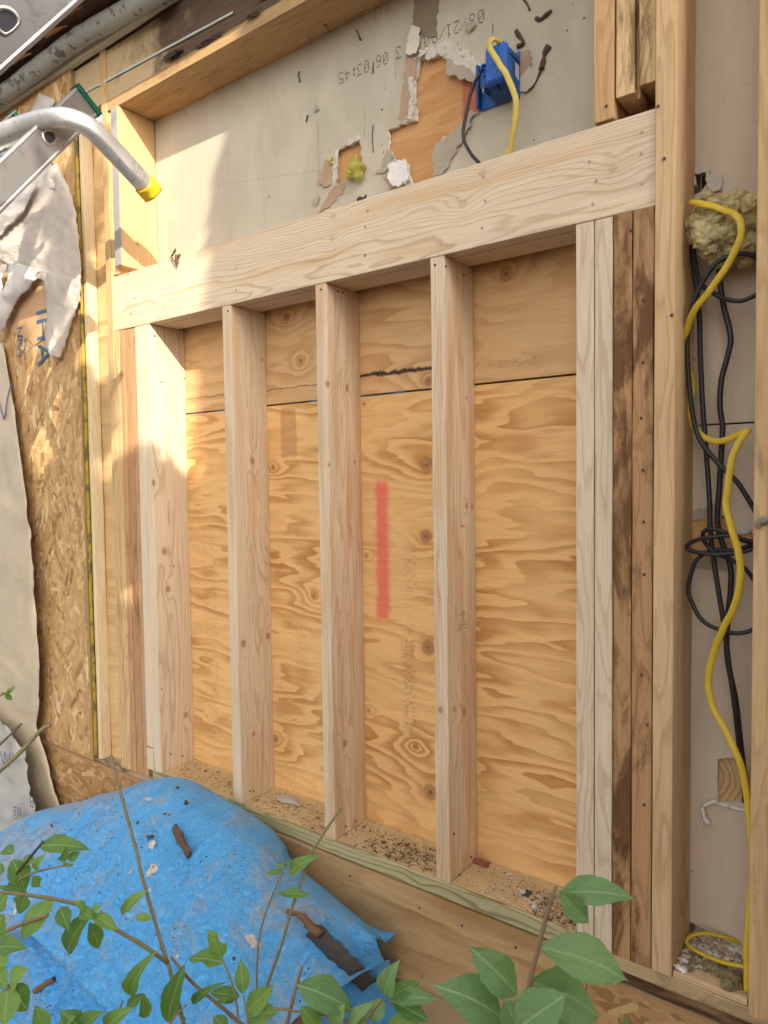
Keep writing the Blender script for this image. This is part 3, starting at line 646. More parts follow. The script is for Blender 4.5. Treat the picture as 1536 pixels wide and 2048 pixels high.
# right bay sheets
hr1 = pxz([(1389, 347), (1414, 345), (1416, 366), (1402, 382), (1383, 396), (1381, 375), (1389, 373)], D)
hr2 = pxz([(1434, 1518), (1492, 1512), (1497, 1608), (1436, 1606)], D); hr3 = pxz([(1472, 1058), (1518, 1062), (1518, 1090), (1480, 1088)], D)
hr4 = pxz([(1376, 1038), (1464, 1030), (1466, 1118), (1376, 1126)], D)
panel('drywall_sheet', [(52.5, 42.9), (62, 42.9), (62, 118), (52.5, 118)], D, .5, DRYR, dry, holes=[hr1], edge_mat=gypd, jag=.2, step=.5)
panel('drywall_sheet', [(52.5, 1.0), (53.6, .85), (55, .6), (57, .25), (58, .5), (62, .1), (62, 42.75), (52.5, 42.75)], D+.02, .5, DRYR, dry, holes=[hr2, hr3, hr4], edge_mat=gyp, jag=.13, step=.4)
def flr(l, mat, y=D-.04, th=.03, jag=.12, **k): return flap('torn_paper', l, mat, y, th, jag, zz=False, step=.35, **k)
flr([(1376, 1022), (1412, 1015), (1436, 1002), (1440, 1036), (1378, 1042)], tan2); flr([(1376, 1118), (1456, 1116), (1458, 1138), (1440, 1142), (1378, 1136)], tan2)
flr([(1420, 352), (1446, 350), (1447, 382), (1424, 388), (1418, 370)], gypd, D-.2, .15); flr([(1472, 1050), (1500, 1058), (1518, 1060), (1518, 1068), (1476, 1066)], gypd, D-.1, .1)
flr([(1382, 360), (1390, 340), (1416, 330), (1424, 362), (1416, 366), (1412, 346), (1391, 350), (1390, 376)], gypd, D-.1, .1)
tube('gypsum_crumb', [onY(1405, 1612, D-.5), onY(1420, 1606, D-.35), onY(1434, 1602, D-.2)], .14, gyp, dry, 3, 7, noisy=.7); tube('gypsum_crumb', [onY(1404, 1614, D-.5), onY(1410, 1636, D-.6), onY(1416, 1646, D-.5)], [.13, .24], gyp, dry, 3, 7, noisy=.6)
tube('gypsum_crumb', [onY(1434, 1606, D-.1), onY(1465, 1615, D-.15), onY(1494, 1622, D-.1)], .14, gyp, dry, 3, 7, noisy=.6)
board('backing_block', 52.9, 57.4, D+.1, D+1.6, *[onY(1400, y, D).z for y in (1128, 1036)], oldw('block_wood_orange', 'x', .3, .6, 9.0, (.60, .36, .15), (.5, .27, .1)), dry)
board('backing_block', 54.4, 59.5, D+.55, D+2.4, *[onY(1460, y, D+.9).z for y in (1640, 1490)], wood('end_grain', (.60, .42, .2), (.36, .16, .06), 'y', 85, (-.02, .09), wav=.004, contrast=1), dry)
dark = simple('cavity_shade', (.05, .042, .035), .95, .3, 20.0)
panel('cavity_shade_sheet', [(52, -.6), (64, -.6), (64, 118), (52, 118)], D+3.2, .3, dark, dry)  # near-black sheet; the shade inside the cavity is put into its colour
# ================================================================== strand-board sheathing
def osb_mat():
    N = NT('osb_strand'); at = N.node('Attribute', attribute_name='tone'); co = N.tc.outputs['Object']
    v = at.outputs['Fac']; uv = N.node('Attribute', attribute_name='grain').outputs['Vector']
    g = N.noise(N.VM('MULTIPLY', uv, (1, 14, 1)), 2.2, 3.0, .6)
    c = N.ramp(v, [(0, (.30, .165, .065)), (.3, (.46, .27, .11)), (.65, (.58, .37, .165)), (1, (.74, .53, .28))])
    c = N.node('HueSaturation', {'Color': c, 'Value': N.M('ADD', .72, N.M('MULTIPLY', g, .55))}).outputs[0]
    s_ = N.noise(co, 5.0, 4.0, .6); c = N.mix(N.M('MULTIPLY', N.step(s_, .5, .75), .45), c, N.mix(1.0, c, (.62, .52, .42), 'MULTIPLY'))
    return N.done(c, .7, g, .4, .001, .25)
OSB = osb_mat(); OSBB = simple('osb_base', (.40, .235, .10), .8, .3, 30.0, .003, .6)
def osb(name, outline, y, parent, n, seed, horiz=False, mean=.5):
    """panel body plus its pressed strands as thin proud chips"""
    base = panel(name, outline, y, .45, OSBB, parent)
    rnd = random.Random(seed); xs = [p[0] for p in outline]; zs = [p[1] for p in outline]
    def ins(px, pz):
        c = False
        for i in range(len(outline)):
            a, b = outline[i], outline[i-1]
            if (a[1] > pz) != (b[1] > pz) and px < (b[0]-a[0])*(pz-a[1])/(b[1]-a[1])+a[0]: c = not c
        return c
    V = []; Fc = []; T = []; G = []
    for k in range(n):
        x = rnd.uniform(max(-66, min(xs)), max(xs)); z = rnd.uniform(min(zs), max(zs))
        L = rnd.uniform(1.2, 5.0); w = rnd.uniform(.35, 1.1); an = rnd.gauss(0 if horiz else math.pi/2, .55)
        if rnd.random() < .12: an += rnd.uniform(-1, 1)
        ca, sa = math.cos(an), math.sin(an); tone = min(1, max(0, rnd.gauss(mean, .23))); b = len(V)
        ls = [(-L/2, -w*rnd.uniform(.1, .5)), (-L/2*rnd.uniform(.7, 1), w*rnd.uniform(.2, .5)), (L*rnd.uniform(.2, .45), w/2), (L/2, w*rnd.uniform(-.2, .4)), (L/2*rnd.uniform(.7, 1), -w*.5), (0, -w*rnd.uniform(.4, .6))]
        pts = [(x+ca*u-sa*v, z+sa*u+ca*v) for u, v in ls]
        if not all(ins(*p) for p in pts): continue
        yy = y-.006-.045*k/n-rnd.uniform(0, .012); tl = rnd.uniform(-.012, .012)
        for (u, v), p in zip(ls, pts):
            V.append((p[0], yy+tl*u, p[1])); T.append(tone); G.append((u*.6+k*3.7, v, k*.13))
        Fc.append([b+i for i in range(6)])
    o = mk('strands', V, Fc, OSB, base, org=(min(xs), y, min(zs)), kind='stuff')
    o.data.attributes.new('tone', 'FLOAT', 'POINT').data.foreach_set('value', T)
    o.data.attributes.new('grain', 'FLOAT_VECTOR', 'POINT').data.foreach_set('vector', [q for g in G for q in g])
    return base
she = thing('osb_sheathing', (-40, 0, -12), 'strand board sheathing panels on the left wall, sunlit upper and shaded lower', 'sheathing')
osb('osb_panel', [(-130, -1.6), (-27.7, -1.6), (-27.7, 96.5), (-130, 96.5)], -.5, she, 9000, 3)
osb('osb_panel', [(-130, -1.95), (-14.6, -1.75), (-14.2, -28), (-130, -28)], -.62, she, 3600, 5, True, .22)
she2 = thing('osb_skirting', (55, 0, -12), 'weathered strand board skirting below the old studs at lower right', 'sheathing')
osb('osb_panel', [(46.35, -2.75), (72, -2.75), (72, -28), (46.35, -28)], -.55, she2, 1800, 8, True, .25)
she3 = thing('osb_side_panel', (64, 0, 20), 'strip of strand board beside the last stud at the right edge', 'sheathing')
osb('osb_panel', [(60.05, -2.6), (72, -2.6), (72, 97), (60.05, 97)], -.5, she3, 2000, 9)
# yellow sealing strip along the panel edge
yel = simple('yellow_edge_strip', (.38, .26, .03), .7, .4, 18.0, .002, .4, speck=((.07, .075, .03), .48, 12.0, .85))
pts = [(-27.25+.12*nz(z*.07), -.25, z) for z in range(-1, 90, 3)]
tag(tube('foam_strip', pts, .26, yel, None, 2, 8, flat=(.24, .3)), 'dirty yellow foam strip running down the sheathing edge', 'foam strip')
cr = wood('edge_batten_wood', (.72, .58, .36), (.6, .42, .22), 'z', 220)
tag(board('edge_batten', -26.95, -26.2, -.1, 1.5, -1.5, 89, cr), 'thin pale batten beside the yellow foam strip', 'batten')

# ================================================================== skirt board below the sill
sko = Vector((-14.2, -.22, -11.2))
skm = plywood('skirt_veneer', (.40, .255, .12), (.28, .155, .06), (), 9.0, 12.0, dirt=.35, streak=1.6, warp=3.0)
sk = thing('skirt_board', (16, 0, -27), 'brown plywood skirt board nailed under the treated sill plate', 'skirt board')
panel('skirt_sheet', [(-14.1, -11.2), (46.1, -11.5), (46.15, -1.75), (-14.1, -1.75)], -.25, .5, skm, sk, grid=5, warp=.12)
board('lower_plank', -14, 46.1, -.1, 1.4, -19, -11.8, oldw('lower_plank_wood', 'x', .6, .5, 6.0, (.42, .29, .16), (.28, .17, .08)), sk, rough=.08)
board('lower_plank', -14, 46.1, -.3, 1.4, -27.4, -19.2, oldw('lower_plank_wood_b', 'x', .8, .45, 6.0, (.33, .22, .12), (.2, .12, .06)), sk, rough=.1)
for px, py in [(700, 1752), (839, 1816), (1031, 1895), (923, 1851), (843, 1953)]: lk('nail', nail2_me if px not in (923, 843) else nail_me, sk, onY(px, py, -.3))

# ================================================================== eave
eav = thing('roof_eave', (0, -8, 98), 'dark old eave boards with grey gutter pipe and cream trim above the wall', 'eave')
dkw = oldw('soffit_wood', 'x', .7, .45, 6.0, (.15, .085, .055), (.085, .048, .032))
board('frieze_board', -110, 90, .1, 1.5, 96.44, 101.6, dkw, eav, seg=6)
for k in range(3):
    board('soffit_board', -110, 90, -.5-3.4*(k+1), -.6-3.4*k, 99.6+.2*k, 100.5+.2*k, dkw, eav, seg=6, rough=.12)
board('roof_deck', -110, 90, -11.5, 5, 101.7, 102.7, oldw('deck_wood', 'x', .6, .45, 6.0, (.13, .08, .055), (.08, .05, .035)), eav, seg=12)
pip = simple('gutter_metal', (.36, .37, .34), .55, .35, 24.0, .003, .4, metal=.15, speck=((.09, .08, .065), .54, 24.0, .8))
A = onY(-40, 222, -2.2); B = onY(150, 82, -2.2); Cc = onY(330, -20, -2.2)
tube('gutter_pipe', [A+Vector((-40, 0, 1)), A, onY(60, 150, -2.2), B, onY(230, 36, -2.2), Cc], 1.25, pip, eav, 6, 14, noisy=.05)
cream = simple('cream_trim_paint', (.60, .54, .40), .6, .25, 30.0, speck=((.2, .15, .1), .64, 60.0, .6))
board('trim_board', -110, -4, -1.15, -.15, 96.55, 97.3, cream, eav, seg=4, wob=.09)
for (px, py, r) in [(150, 18, 1.0), (40, 115, .8), (110, 60, .9)]:
    p = onY(px, py, -4); tube('splinter', [p+Vector((-2.5, 0, .4)), p, p+Vector((2.5, .3, -.2))], [.5, .1], simple('bright_splinter', (.36, .17, .07), .8, .3), eav, 3, 6, noisy=.6)

# ================================================================== ladders
alu = simple('ladder_aluminium', (.47, .455, .45), .36, .22, 14.0, .0006, .25, metal=.85, speck=((.30, .28, .27), .56, 40.0, .5))
alu2 = simple('stabilizer_aluminium', (.62, .61, .60), .40, .25, 18.0, .0008, .3, metal=.8, speck=((.33, .31, .29), .55, 50.0, .5))
grn = simple('green_plastic_cap', (.012, .10, .06), .4, .2, 30.0)
ylw = simple('yellow_plastic', (.62, .42, .015), .5, .25, 30.0, speck=((.35, .27, .12), .58, 60.0, .8))
holem = simple('rung_inside', (.06, .06, .07), .6, .2)
def rail(parent, T, Bt, hw, depth, name='rail', holes=(), nrm=Vector((1, 0, 0)), mat=alu):
    """C channel: web with lips; T, Bt end points of the web's centre line"""
    ax = (T-Bt).normalized(); w = nrm.cross(ax).normalized(); n = ax.cross(w).normalized()
    if n.dot(nrm) < 0: n = -n
    t = .12; prof = [(-hw, -depth), (-hw, 0), (-hw+.25, .06), (-hw+.42, 0), (hw-.42, 0), (hw-.25, .06), (hw, 0), (hw, -depth), (hw-t, -depth), (hw-t, -t), (-hw+t, -t), (-hw+t, -depth)]
    V = []; m = len(prof)
    for P in (Bt, T):
        for a, b in prof: V.append(P+w*a+n*b)
    Fc = [[k, (k+1) % m, m+(k+1) % m, m+k] for k in range(m)]+[list(range(m))[::-1], [m+k for k in range(m)]]
    o = mk(name, V, Fc, mat, parent, org=Bt)
    L = (T-Bt).length
    for s in holes:                                     # D-shaped rung ends swaged through the web
        c = T-ax*s; ring = []
        for k in range(20):
            a = 2*math.pi*k/20; u, v = math.cos(a)*1.0, math.sin(a)*1.0
            if u < -.5: u = -.5+(u+.5)*.25
            ring.append((u, v))
        V = [c+ax*(v)*1.0+w*u+n*(.05) for u, v in ring]+[c+ax*v*.86+w*u*.86+n*.14 for u, v in ring]+[c+ax*v*.68+w*u*.68+n*.10 for u, v in ring]+[c+ax*v*.66+w*u*.66-n*.12 for u, v in ring]
        Fc = [[r*20+k, r*20+(k+1) % 20, (r+1)*20+(k+1) % 20, (r+1)*20+k] for r in range(3) for k in range(20)]
        mk('rung_end', V, Fc, mat, o, org=c, smooth=True)
        mk('rung_opening', [c+ax*v*.68+w*u*.68+n*.02 for u, v in ring], [list(range(20))], holem, o, org=c)
    return o, ax, w, n
lad = thing('ladder', (-20, -60, GZ), 'aluminium ladder with green rail caps and curved stand-off arm, top left', 'ladder')
T1 = Vector((-11.7, -8, 83.9)); dr = Vector((0, -10.6, -13.3)).normalized(); B1 = T1+dr*118
T2 = T1+Vector((-13.6, -.9, .9)); B2 = T2+dr*118
r1, ax, w_, n_ = rail(lad, T1, B1, 1.75, 1.1, holes=(7.6, 19.6, 31.6)); r2 = rail(lad, T2, B2, 1.75, 1.1, nrm=Vector((-1, 0, 0)))[0]
for Tt in (T1, T2):
    bm = bmesh.new(); bmesh.ops.create_cube(bm, size=1); 
    Mx = Matrix((w_*3.6, ax*.55, n_*1.3)).transposed()
    for v in bm.verts: v.co = (Mx @ v.co)*U
    bmesh.ops.bevel(bm, geom=bm.edges[:], offset=.1*U, segments=2, affect='EDGES')
    from_bm('end_cap', bm, grn, lad, Tt+ax*.2-n_*.45)
for s in range(8, 112, 12):
    a = T1+dr*(s+.3)+Vector((.05, 0, 0)); b = T2+dr*(s+.3); tube('rung', [a-n_*.15, a.lerp(b, .5), b], .62, alu, lad, 1, 12)
for u, v in ((.9, 2.2), (.9, 4.0), (-.9, 2.4)):
    lk('rivet', nail_me, r1, T1+dr*v+w_*u+n_*.06).rotation_euler = (0, 0, math.pi/2)
arm = [onY(-200, 345, -15), onY(-80, 305, -15), onY(0, 270, -14.6), onY(60, 247, -14), onY(112, 235, -13), onY(150, 240, -11.5), onY(188, 262, -9.5), onY(235, 310, -6.5), onY(270, 348, -4.2), onY(293, 373, -2.4)]
tube('stabilizer_arm', arm, 1.02, alu2, lad, 6, 16, up=(0, -.4, 1), sq=.55)
tip = [onY(288, 367, -2.8), onY(298, 379, -2.0), onY(308, 391, -1.3)]
tube('arm_tip', tip, 1.22, ylw, lad, 3, 16, up=(0, -.4, 1), sq=.6, noisy=.06)
brace = [onY(-60, 310, -12), onY(30, 287, -11), onY(62, 279, -10)]
tube('stabilizer_brace', brace, .5, alu2, lad, 2, 8, up=(0, -.4, 1), sq=.6)

lad2 = thing('ladder_section', (20, -70, GZ), 'grey aluminium ladder rail with a rung hole, close up in the top left corner', 'ladder')
D2 = 50.0
E0 = atD(-25, 80, D2); E1 = atD(150, -75, D2*1.02)
axd = (E1-E0).normalized(); vis = (C-E0).normalized(); nn = (vis-axd*vis.dot(axd)).normalized()
rail(lad2, E0+axd*12, E0-axd*60, 1.9, 1.2, nrm=nn, holes=(12-1.9,))
rail(lad2, E0+axd*12-nn*15, E0-axd*60-nn*15, 1.9, 1.2, nrm=-nn)
for s in range(-58, 6, 12): tube('rung', [E0+axd*s, E0+axd*s-nn*7, E0+axd*s-nn*15], .6, alu, lad2, 1, 10)

# ================================================================== house wrap
def wrapmat(name, base, tr):
    N = NT(name); co = N.tc.outputs['Object']; x, y, z = N.sep(co)
    wv = N.node('TexWave', {'Vector': co, 'Scale': 95.0, 'Distortion': 1.5, 'Detail': 2.0}, wave_type='BANDS', bands_direction='X').outputs[0]
    wv2 = N.node('TexWave', {'Vector': co, 'Scale': 95.0, 'Distortion': 1.5, 'Detail': 2.0}, wave_type='BANDS', bands_direction='Z').outputs[0]
    wr = N.node('TexNoise', {'Vector': co, 'Scale': 11.0, 'Detail': 5.0, 'Roughness': .5, 'Distortion': .6}, noise_type='RIDGED_MULTIFRACTAL').outputs[0]; n = N.noise(co, 6.0, 5.0, .6)
    c = N.mix(N.step(n, .4, .75), base, tuple(q*.85 for q in base))
    c = N.mix(N.M('MULTIPLY', N.M('MULTIPLY', wv, wv2), .22), c, tuple(q*.5 for q in base))
    c = N.mix(N.M('MULTIPLY', N.step(N.noise(co, 40.0, 5.0, .7), .62, .74), .25), c, (.34, .25, .17))
    b = N.M('ADD', wr, N.M('MULTIPLY', N.M('ADD', wv, wv2), .08))
    N.done(c, .38, b, .55, .006, .45)
    tb = N.node('BsdfTranslucent', {'Color': c}); mx = N.node('MixShader', {0: tr, 1: N.b.outputs[0], 2: tb.outputs[0]})
    N.t.links.new(mx.outputs[0], N.out.inputs[0]); return N.m
WR1 = wrapmat('house_wrap_fabric', (.86, .79, .70), .45); WR0 = wrapmat('house_wrap_white', (.82, .78, .73), .35); WR0B = wrapmat('house_wrap_greyed', (.55, .52, .46), .25); WR2 = wrapmat('house_wrap_lower', (.60, .495, .35), .1)
navy = simple('blue_print_ink', (.05, .12, .20), .6, .35, 30.0)
def grid_sheet(name, left, right, Yf, nu, nv, mat, parent, crump=.3, seed=0):
    """cloth between two edges traced top to bottom; Yf(u, v) its distance from the wall"""
    def lerp(l, t):
        f = t*(len(l)-1); i = min(int(f), len(l)-2); return Vector(l[i][:2]).lerp(Vector(l[i+1][:2]), f-i)
    rows = []
    for j in range(nv+1):
        v = j/nv; a, b = lerp(left, v), lerp(right, v); row = []
        for i in range(nu+1):
            u = i/nu; p = a.lerp(b, u); q = onY(p.x, p.y, -.9)
            rg = 1-abs(fbm(q.x*.22+seed, q.z*.12, seed)); k = fbm(q.x*.5+seed*2, q.z*.35, 3)
            row.append(Vector((q.x+.25*crump*k*(1-u)+(.55*nz(q.z*.9, seed)+.3*nz(q.z*2.7, seed) if u > .93 and mat is not WR2 else 0), -.75+Yf(u, v)-crump*(1.6*max(0, rg-.55)+.7*abs(k)), q.z)))
        rows.append(row)
    return sheet(name, rows, mat, parent, .05, org=rows[0][0]), rows
wrap = thing('house_wrap', (-38, -1.5, 55), 'tattered white house wrap with blue lettering torn over the sunlit strand board', 'house wrap')
grid_sheet('torn_strip', [(78, 188), (58, 250), (40, 320), (-10, 380)], [(114, 200), (96, 262), (104, 320), (118, 380)], lambda u, v: -.2-.4*math.sin(u*3.1), 10, 24, WR0, wrap, .4, 3.0)
s1, rw1 = grid_sheet('torn_sheet', [(-80, 400), (-60, 450), (-30, 500), (20, 530), (60, 545), (97, 550)], [(118, 330), (148, 390), (164, 465), (168, 540), (164, 600), (146, 640)], lambda u, v: -.3-.5*math.sin(u*3.1)*math.sin(v*3), 26, 60, WR1, wrap, .5, 2.0)
grid_sheet('torn_strip', [(92, 540), (94, 600), (101, 650), (97, 690), (108, 712)], [(164, 560), (156, 620), (142, 660), (130, 700), (126, 716)], lambda u, v: -.2-.9*math.sin(u*3.1), 14, 40, WR1, wrap, .45, 5.0)
grid_sheet('torn_flap', [(30, 525), (26, 560), (10, 600), (8, 660), (7, 685)], [(92, 542), (75, 572), (42, 610), (22, 655), (15, 672)], lambda u, v: -.7-1.2*math.sin(u*3.1)*math.sin(v*3.1), 16, 34, WR0, wrap, .6, 8.0)
grid_sheet('torn_flap', [(-60, 400), (-60, 450), (-60, 500)], [(92, 372), (72, 425), (14, 478)], lambda u, v: -1.2-1.2*math.sin(u*3.1)*math.sin(v*3.1), 16, 20, WR0, wrap, .6, 11.0)
grid_sheet('torn_flap', [(-60, 560), (-60, 600), (-60, 690)], [(26, 530), (14, 580), (2, 640)], lambda u, v: -.9-1.0*math.sin(u*3.1)*math.sin(v*3.1), 12, 20, WR0, wrap, .5, 14.0)
prn = panel('printed_scrap', pxz([(60, 590), (92, 548), (94, 600), (101, 650), (96, 672), (70, 690), (46, 672), (18, 664), (30, 620)], -.7), -.72, .03, simple('orange_backed_wrap', (.50, .30, .15), .6, .2, 40.0), wrap, jag=.2, step=.6)
q = onY(62, 600, -.75); q2 = onY(30, 626, -.75)
letters('blue_lettering', [('IHA', 5.2, 1.4, -1.6, -math.pi/2), ('NRA', 2.3, -4.6, -3.4, -math.pi/2)], navy, prn, lambda u, v: Vector((q.x+u, -.76, q.z+v)), (q.x, -.76, q.z))
low = thing('hanging_house_wrap', (-50, -1.5, -20), 'dull beige house wrap sheet hanging down the left wall to the tarp', 'house wrap')
ls, rl = grid_sheet('hanging_sheet', [(-260, 640), (-260, 900), (-260, 1200), (-260, 1500), (-260, 1720)], [(14, 690), (40, 830), (60, 950), (78, 1060), (88, 1140), (96, 1240), (102, 1330), (100, 1400), (92, 1440), (108, 1520), (132, 1615), (150, 1680)], lambda u, v: -.5-2.6*max(0, math.sin(v*3.0))**1.5*(.35+.65*math.sin(u*2.9)), 44, 70, WR2, low, .4, 21.0)
q = onY(30, 1560, -5.9)
letters('faded_lettering', [('B', 2.4, 4.4, -2.9, .1), ('gu', 3.0, -1.0, -5.6, .15), ('W', 3.6, -4.6, 1.0, .1)], simple('faded_blue_ink', (.12, .17, .21), .7, .4, 30.0), low, lambda u, v: Vector((q.x+u, -5.9-.02*u, q.z+v)), (q.x, -5.9, q.z))
grid_sheet('crumpled_bundle', [(-200, 1400), (-200, 1500), (-200, 1640), (-200, 1720)], [(30, 1410), (70, 1440), (95, 1480), (112, 1550), (126, 1600), (136, 1660)], lambda u, v: -3.4-1.0*math.sin(u*2.8)*math.sin(v*3.0), 30, 34, WR0B, low, 1.0, 31.0)
pen = simple('purple_marker', (.22, .17, .26), .8, .3)
tube('marker_line', [onY(-5, 790, -1.9), onY(8, 838, -1.9), onY(14, 800, -1.9), onY(22, 768, -1.9)], .12, pen, low, 3, 6)

# ================================================================== tarp
def tarpmat():
    N = NT('tarp_plastic'); co = N.tc.outputs['Object']
    d1 = N.noise(co, 5.0, 6.0, .68, .8); d2 = N.noise(co, 40.0, 6.0, .72, 1.0); f = N.noise(co, 240.0, 4.0, .7); sc = N.noise(co, 90.0, 5.0, .75, 2.0)
    c = N.mix(N.noise(co, 14.0, 4.0), (.075, .42, .90), (.14, .51, .94))
    xl = N.step(N.sep(co)[0], .10, -.45)
    dirt = N.step(N.M('ADD', N.M('ADD', N.M('MULTIPLY', d1, .75), N.M('MULTIPLY', d2, .40)), N.M('MULTIPLY', xl, .10)), .54, .74)
    c = N.mix(N.M('MULTIPLY', dirt, .75), c, (.42, .41, .385))
    c = N.mix(N.M('MULTIPLY', N.step(sc, .52, .74), .4), c, (.44, .62, .83))
    c = N.mix(N.M('MULTIPLY', N.step(f, .70, .76), .7), c, (.03, .025, .02))
    rd = N.node('TexNoise', {'Vector': co, 'Scale': 9.0, 'Detail': 7.0, 'Roughness': .62, 'Distortion': .5}, noise_type='RIDGED_MULTIFRACTAL').outputs[0]
    return N.done(c, N.M('ADD', .46, N.M('MULTIPLY', dirt, .4)), N.M('ADD', N.M('MULTIPLY', rd, .6), N.noise(co, 70.0, 5.0, .75, 1.2)), .95, .012, .3)
TAR = tarpmat()
tarp = thing('tarp', (-8, -12, GZ), 'crumpled dirty blue tarp heaped over debris against the wall', 'tarp')
crest = [(-160, 1770, -16), (-60, 1712, -12), (2, 1664, -8.5), (34, 1645, -7), (74, 1623, -5.5), (129, 1609, -4.5), (175, 1600, -4), (203, 1589, -3.6), (246, 1580, -3), (288, 1562, -2.2), (338, 1554, -1.6), (372, 1557, -1.4), (406, 1572, -1.4), (450, 1599, -1.6), (474, 1610, -1.6), (520, 1640, -1.6), (548, 1662, -1.7), (573, 1695, -1.8), (579, 1714, -2), (615, 1750, -2.1), (670, 1796, -2.4), (721, 1838, -2.6), (772, 1885, -2.9)]
low_ = [(-190, 2160, -34), (-120, 2150, -31), (-60, 2140, -29), (-20, 2150, -28), (30, 2160, -27), (80, 2160, -26), (130, 2160, -25), (175, 2160, -24.5), (220, 2160, -24), (270, 2155, -23), (330, 2150, -22), (380, 2140, -20.5), (430, 2125, -19), (480, 2105, -17.5), (520, 2090, -16.5), (560, 2065, -14.5), (590, 2040, -13), (615, 2018, -11.8), (635, 2004, -11), (660, 1990, -9.8), (690, 1972, -8), (728, 1950, -5.6), (772, 1924, -3.6)]
def tint_(l, t):
    f = t*(len(l)-1); i = min(int(f), len(l)-2); a, b = l[i], l[i+1]; k = f-i
    return onY(a[0]+(b[0]-a[0])*k, a[1]+(b[1]-a[1])*k, a[2]+(b[2]-a[2])*k)
rows = []; NU, NV = 220, 140
for j in range(-13, NV+1):
    v = j/NV; row = []
    for i in range(NU+1):
        u = i/NU; a = tint_(crest, u); b = tint_(low_, u)
        if j < 0:
            p = a+Vector((0, -a.y*min(1, -v*9)*.75, v*60*(1-u**8)))
        else:
            # dome: leaves the crest nearly level, then falls
            k = v; p = a.lerp(b, k); out = math.sin(math.pi*min(1, k**.8))*(.2+.8*math.sin(math.pi*min(1, max(0, u*.96+.02)))**.7)
            p += Vector((-.05, -.55, .84))*out*4.4
            sl = fbm(p.x*.13+4, p.y*.13, p.z*.13, 3); wr = fbm(p.x*.42, p.z*.30+2, p.y*.42, 5)
            rg = 1-abs(fbm(p.x*.30+9, p.z*.16, 5.5, 3)); rg2 = 1-abs(fbm(p.x*.85+3, p.z*.55, 2.5, 3))
            am = min(1, k*7); left = max(0, 1-u*2.0)
            p += Vector((-.1, -.7, .6))*am*(.7*sl+.14*wr+(1.0*left+.45)*max(0, rg-.55)*2+(.7*left+.24)*max(0, rg2-.58)*2+(.26*left+.02)*(1-2*abs(fbm(p.x*1.7, p.z*1.1, p.y*.8, 3))))
            v_ = p-C; zz = v_.dot(CD); X_, Y_ = 768+F*v_.dot(CR)/zz, 1024-F*v_.dot(CU)/zz
            gl = min(1, max(0, ((Y_-1868)*.95+62-X_)/22))*min(1, max(0, (Y_-1860)/25)); p += Vector((0, 3.2, -2.4))*gl
        row.append(p)
    rows.append(row)
ts = sheet('tarp_sheet', rows, TAR, tarp, .05, org=(-8, -12, GZ))
# spread lower part of the tarp on the ground at the left
rows = []
for j in range(41):
    row = []
    for i in range(61):
        x = -75+i*95/60; y = -52+j*46/40
        fo = 1-abs(fbm(x*.10+5, y*.16, 7, 3)); 
        row.append(Vector((x, y, GZ+1.6+2.6*max(0, fo-.55)+.8*fbm(x*.2, y*.2, 2)+max(0, y+14)*.25)))
    rows.append(row)
sheet('tarp_skirt', rows, TAR, tarp, .05, org=(-8, -20, GZ))
# right hand folded corner edge
rows = []
for j in range(15):
    row = []
    for i in range(13):
        a = onY(*[(600+172*i/12), (1985-60*i/12)], -9+6*i/12); p = a+Vector((0, .5+.16*j, -.55*j+.3*nz(i*.5, j*.4)))
        row.append(p)
    rows.append(row)
sheet('tarp_corner', rows, TAR, tarp, .05)
gr = atD(24, 1822, 78)
bm = bmesh.new(); bmesh.ops.create_cone(bm, cap_ends=False, segments=20, radius1=.62*U, radius2=.45*U, depth=.12*U)
for v in bm.verts: v.co = (Matrix.Rotation(math.radians(60), 3, 'X') @ v.co)
from_bm('grommet', bm, simple('brass_grommet', (.42, .38, .32), .4, .3, 80.0, metal=.7), tarp, gr, smooth=True)
dg = bpy.context.evaluated_depsgraph_get(); dg.update()
def hit(px, py, names=None):
    """where a line of sight meets what is already built (inches)"""
    dgx = bpy.context.evaluated_depsgraph_get()
    ok, loc, nrm, *_ = scn.ray_cast(dgx, C*U, ray(px, py).normalized())
    return (loc/U, nrm) if ok else (onY(px, py, 0), Vector((0, -1, 0)))
bark = simple('bark_wood', (.12, .07, .042), .9, .45, 70.0, .004, .9)
barkl = simple('split_wood', (.17, .09, .045), .85, .4, 60.0, .003, .8)
chipm = simple('plaster_chip', (.52, .48, .44), .95, .3, 60.0, .003, .6, spec=.05)
chipd = simple('dark_scrap', (.07, .06, .055), .9, .4, 60.0, .003, .6)
# stick on the tarp
A, nA = hit(352, 1656); B, _ = hit(382, 1712); M_, _ = hit(366, 1682)
tag(tube('bark_stick', [A+nA*.25, M_+nA*.4, B+nA*.3], .42, bark, None, 4, 9, noisy=.5, flat=(.46, .28)), 'short brown rotten wood stick lying on top of the tarp', 'stick')
# shingle scrap and rotten stick on the right of the tarp
shing = simple('shingle_grit', (.085, .08, .078), .95, .5, 160.0, .003, 1.0, spec=.1, speck=((.28, .25, .23), .62, 220.0, .6))
rows = [[None]*29 for _ in range(9)]
for i in range(29):
    t = i/28; cx, cy = 634+t*112, 1866+t*112; last = None
    base, bn = hit(cx, cy)
    if base.y > -1.6: base = prev+Vector((.30, -.02, -.42))
    prev = base
    for j in range(9):
        w = (j/8-.5)*2.3; jg = .22*nz(t*14, 3 if j == 0 else 7)+.1*nz(t*40, j) if j in (0, 8) else 0
        rows[j][i] = base+Vector((.62, .25, .55))*(w+jg)+Vector((.1, -.55, .6))*(1.6-.36*w*w)+Vector((0, 0, .10*nz(t*6, w)))
tag(sheet('shingle_scrap', rows, shing, None, .16), 'curled strip of grey asphalt shingle on the right side of the tarp', 'shingle')
P2, n2 = hit(573, 1826); P3, n3 = hit(634, 1860)
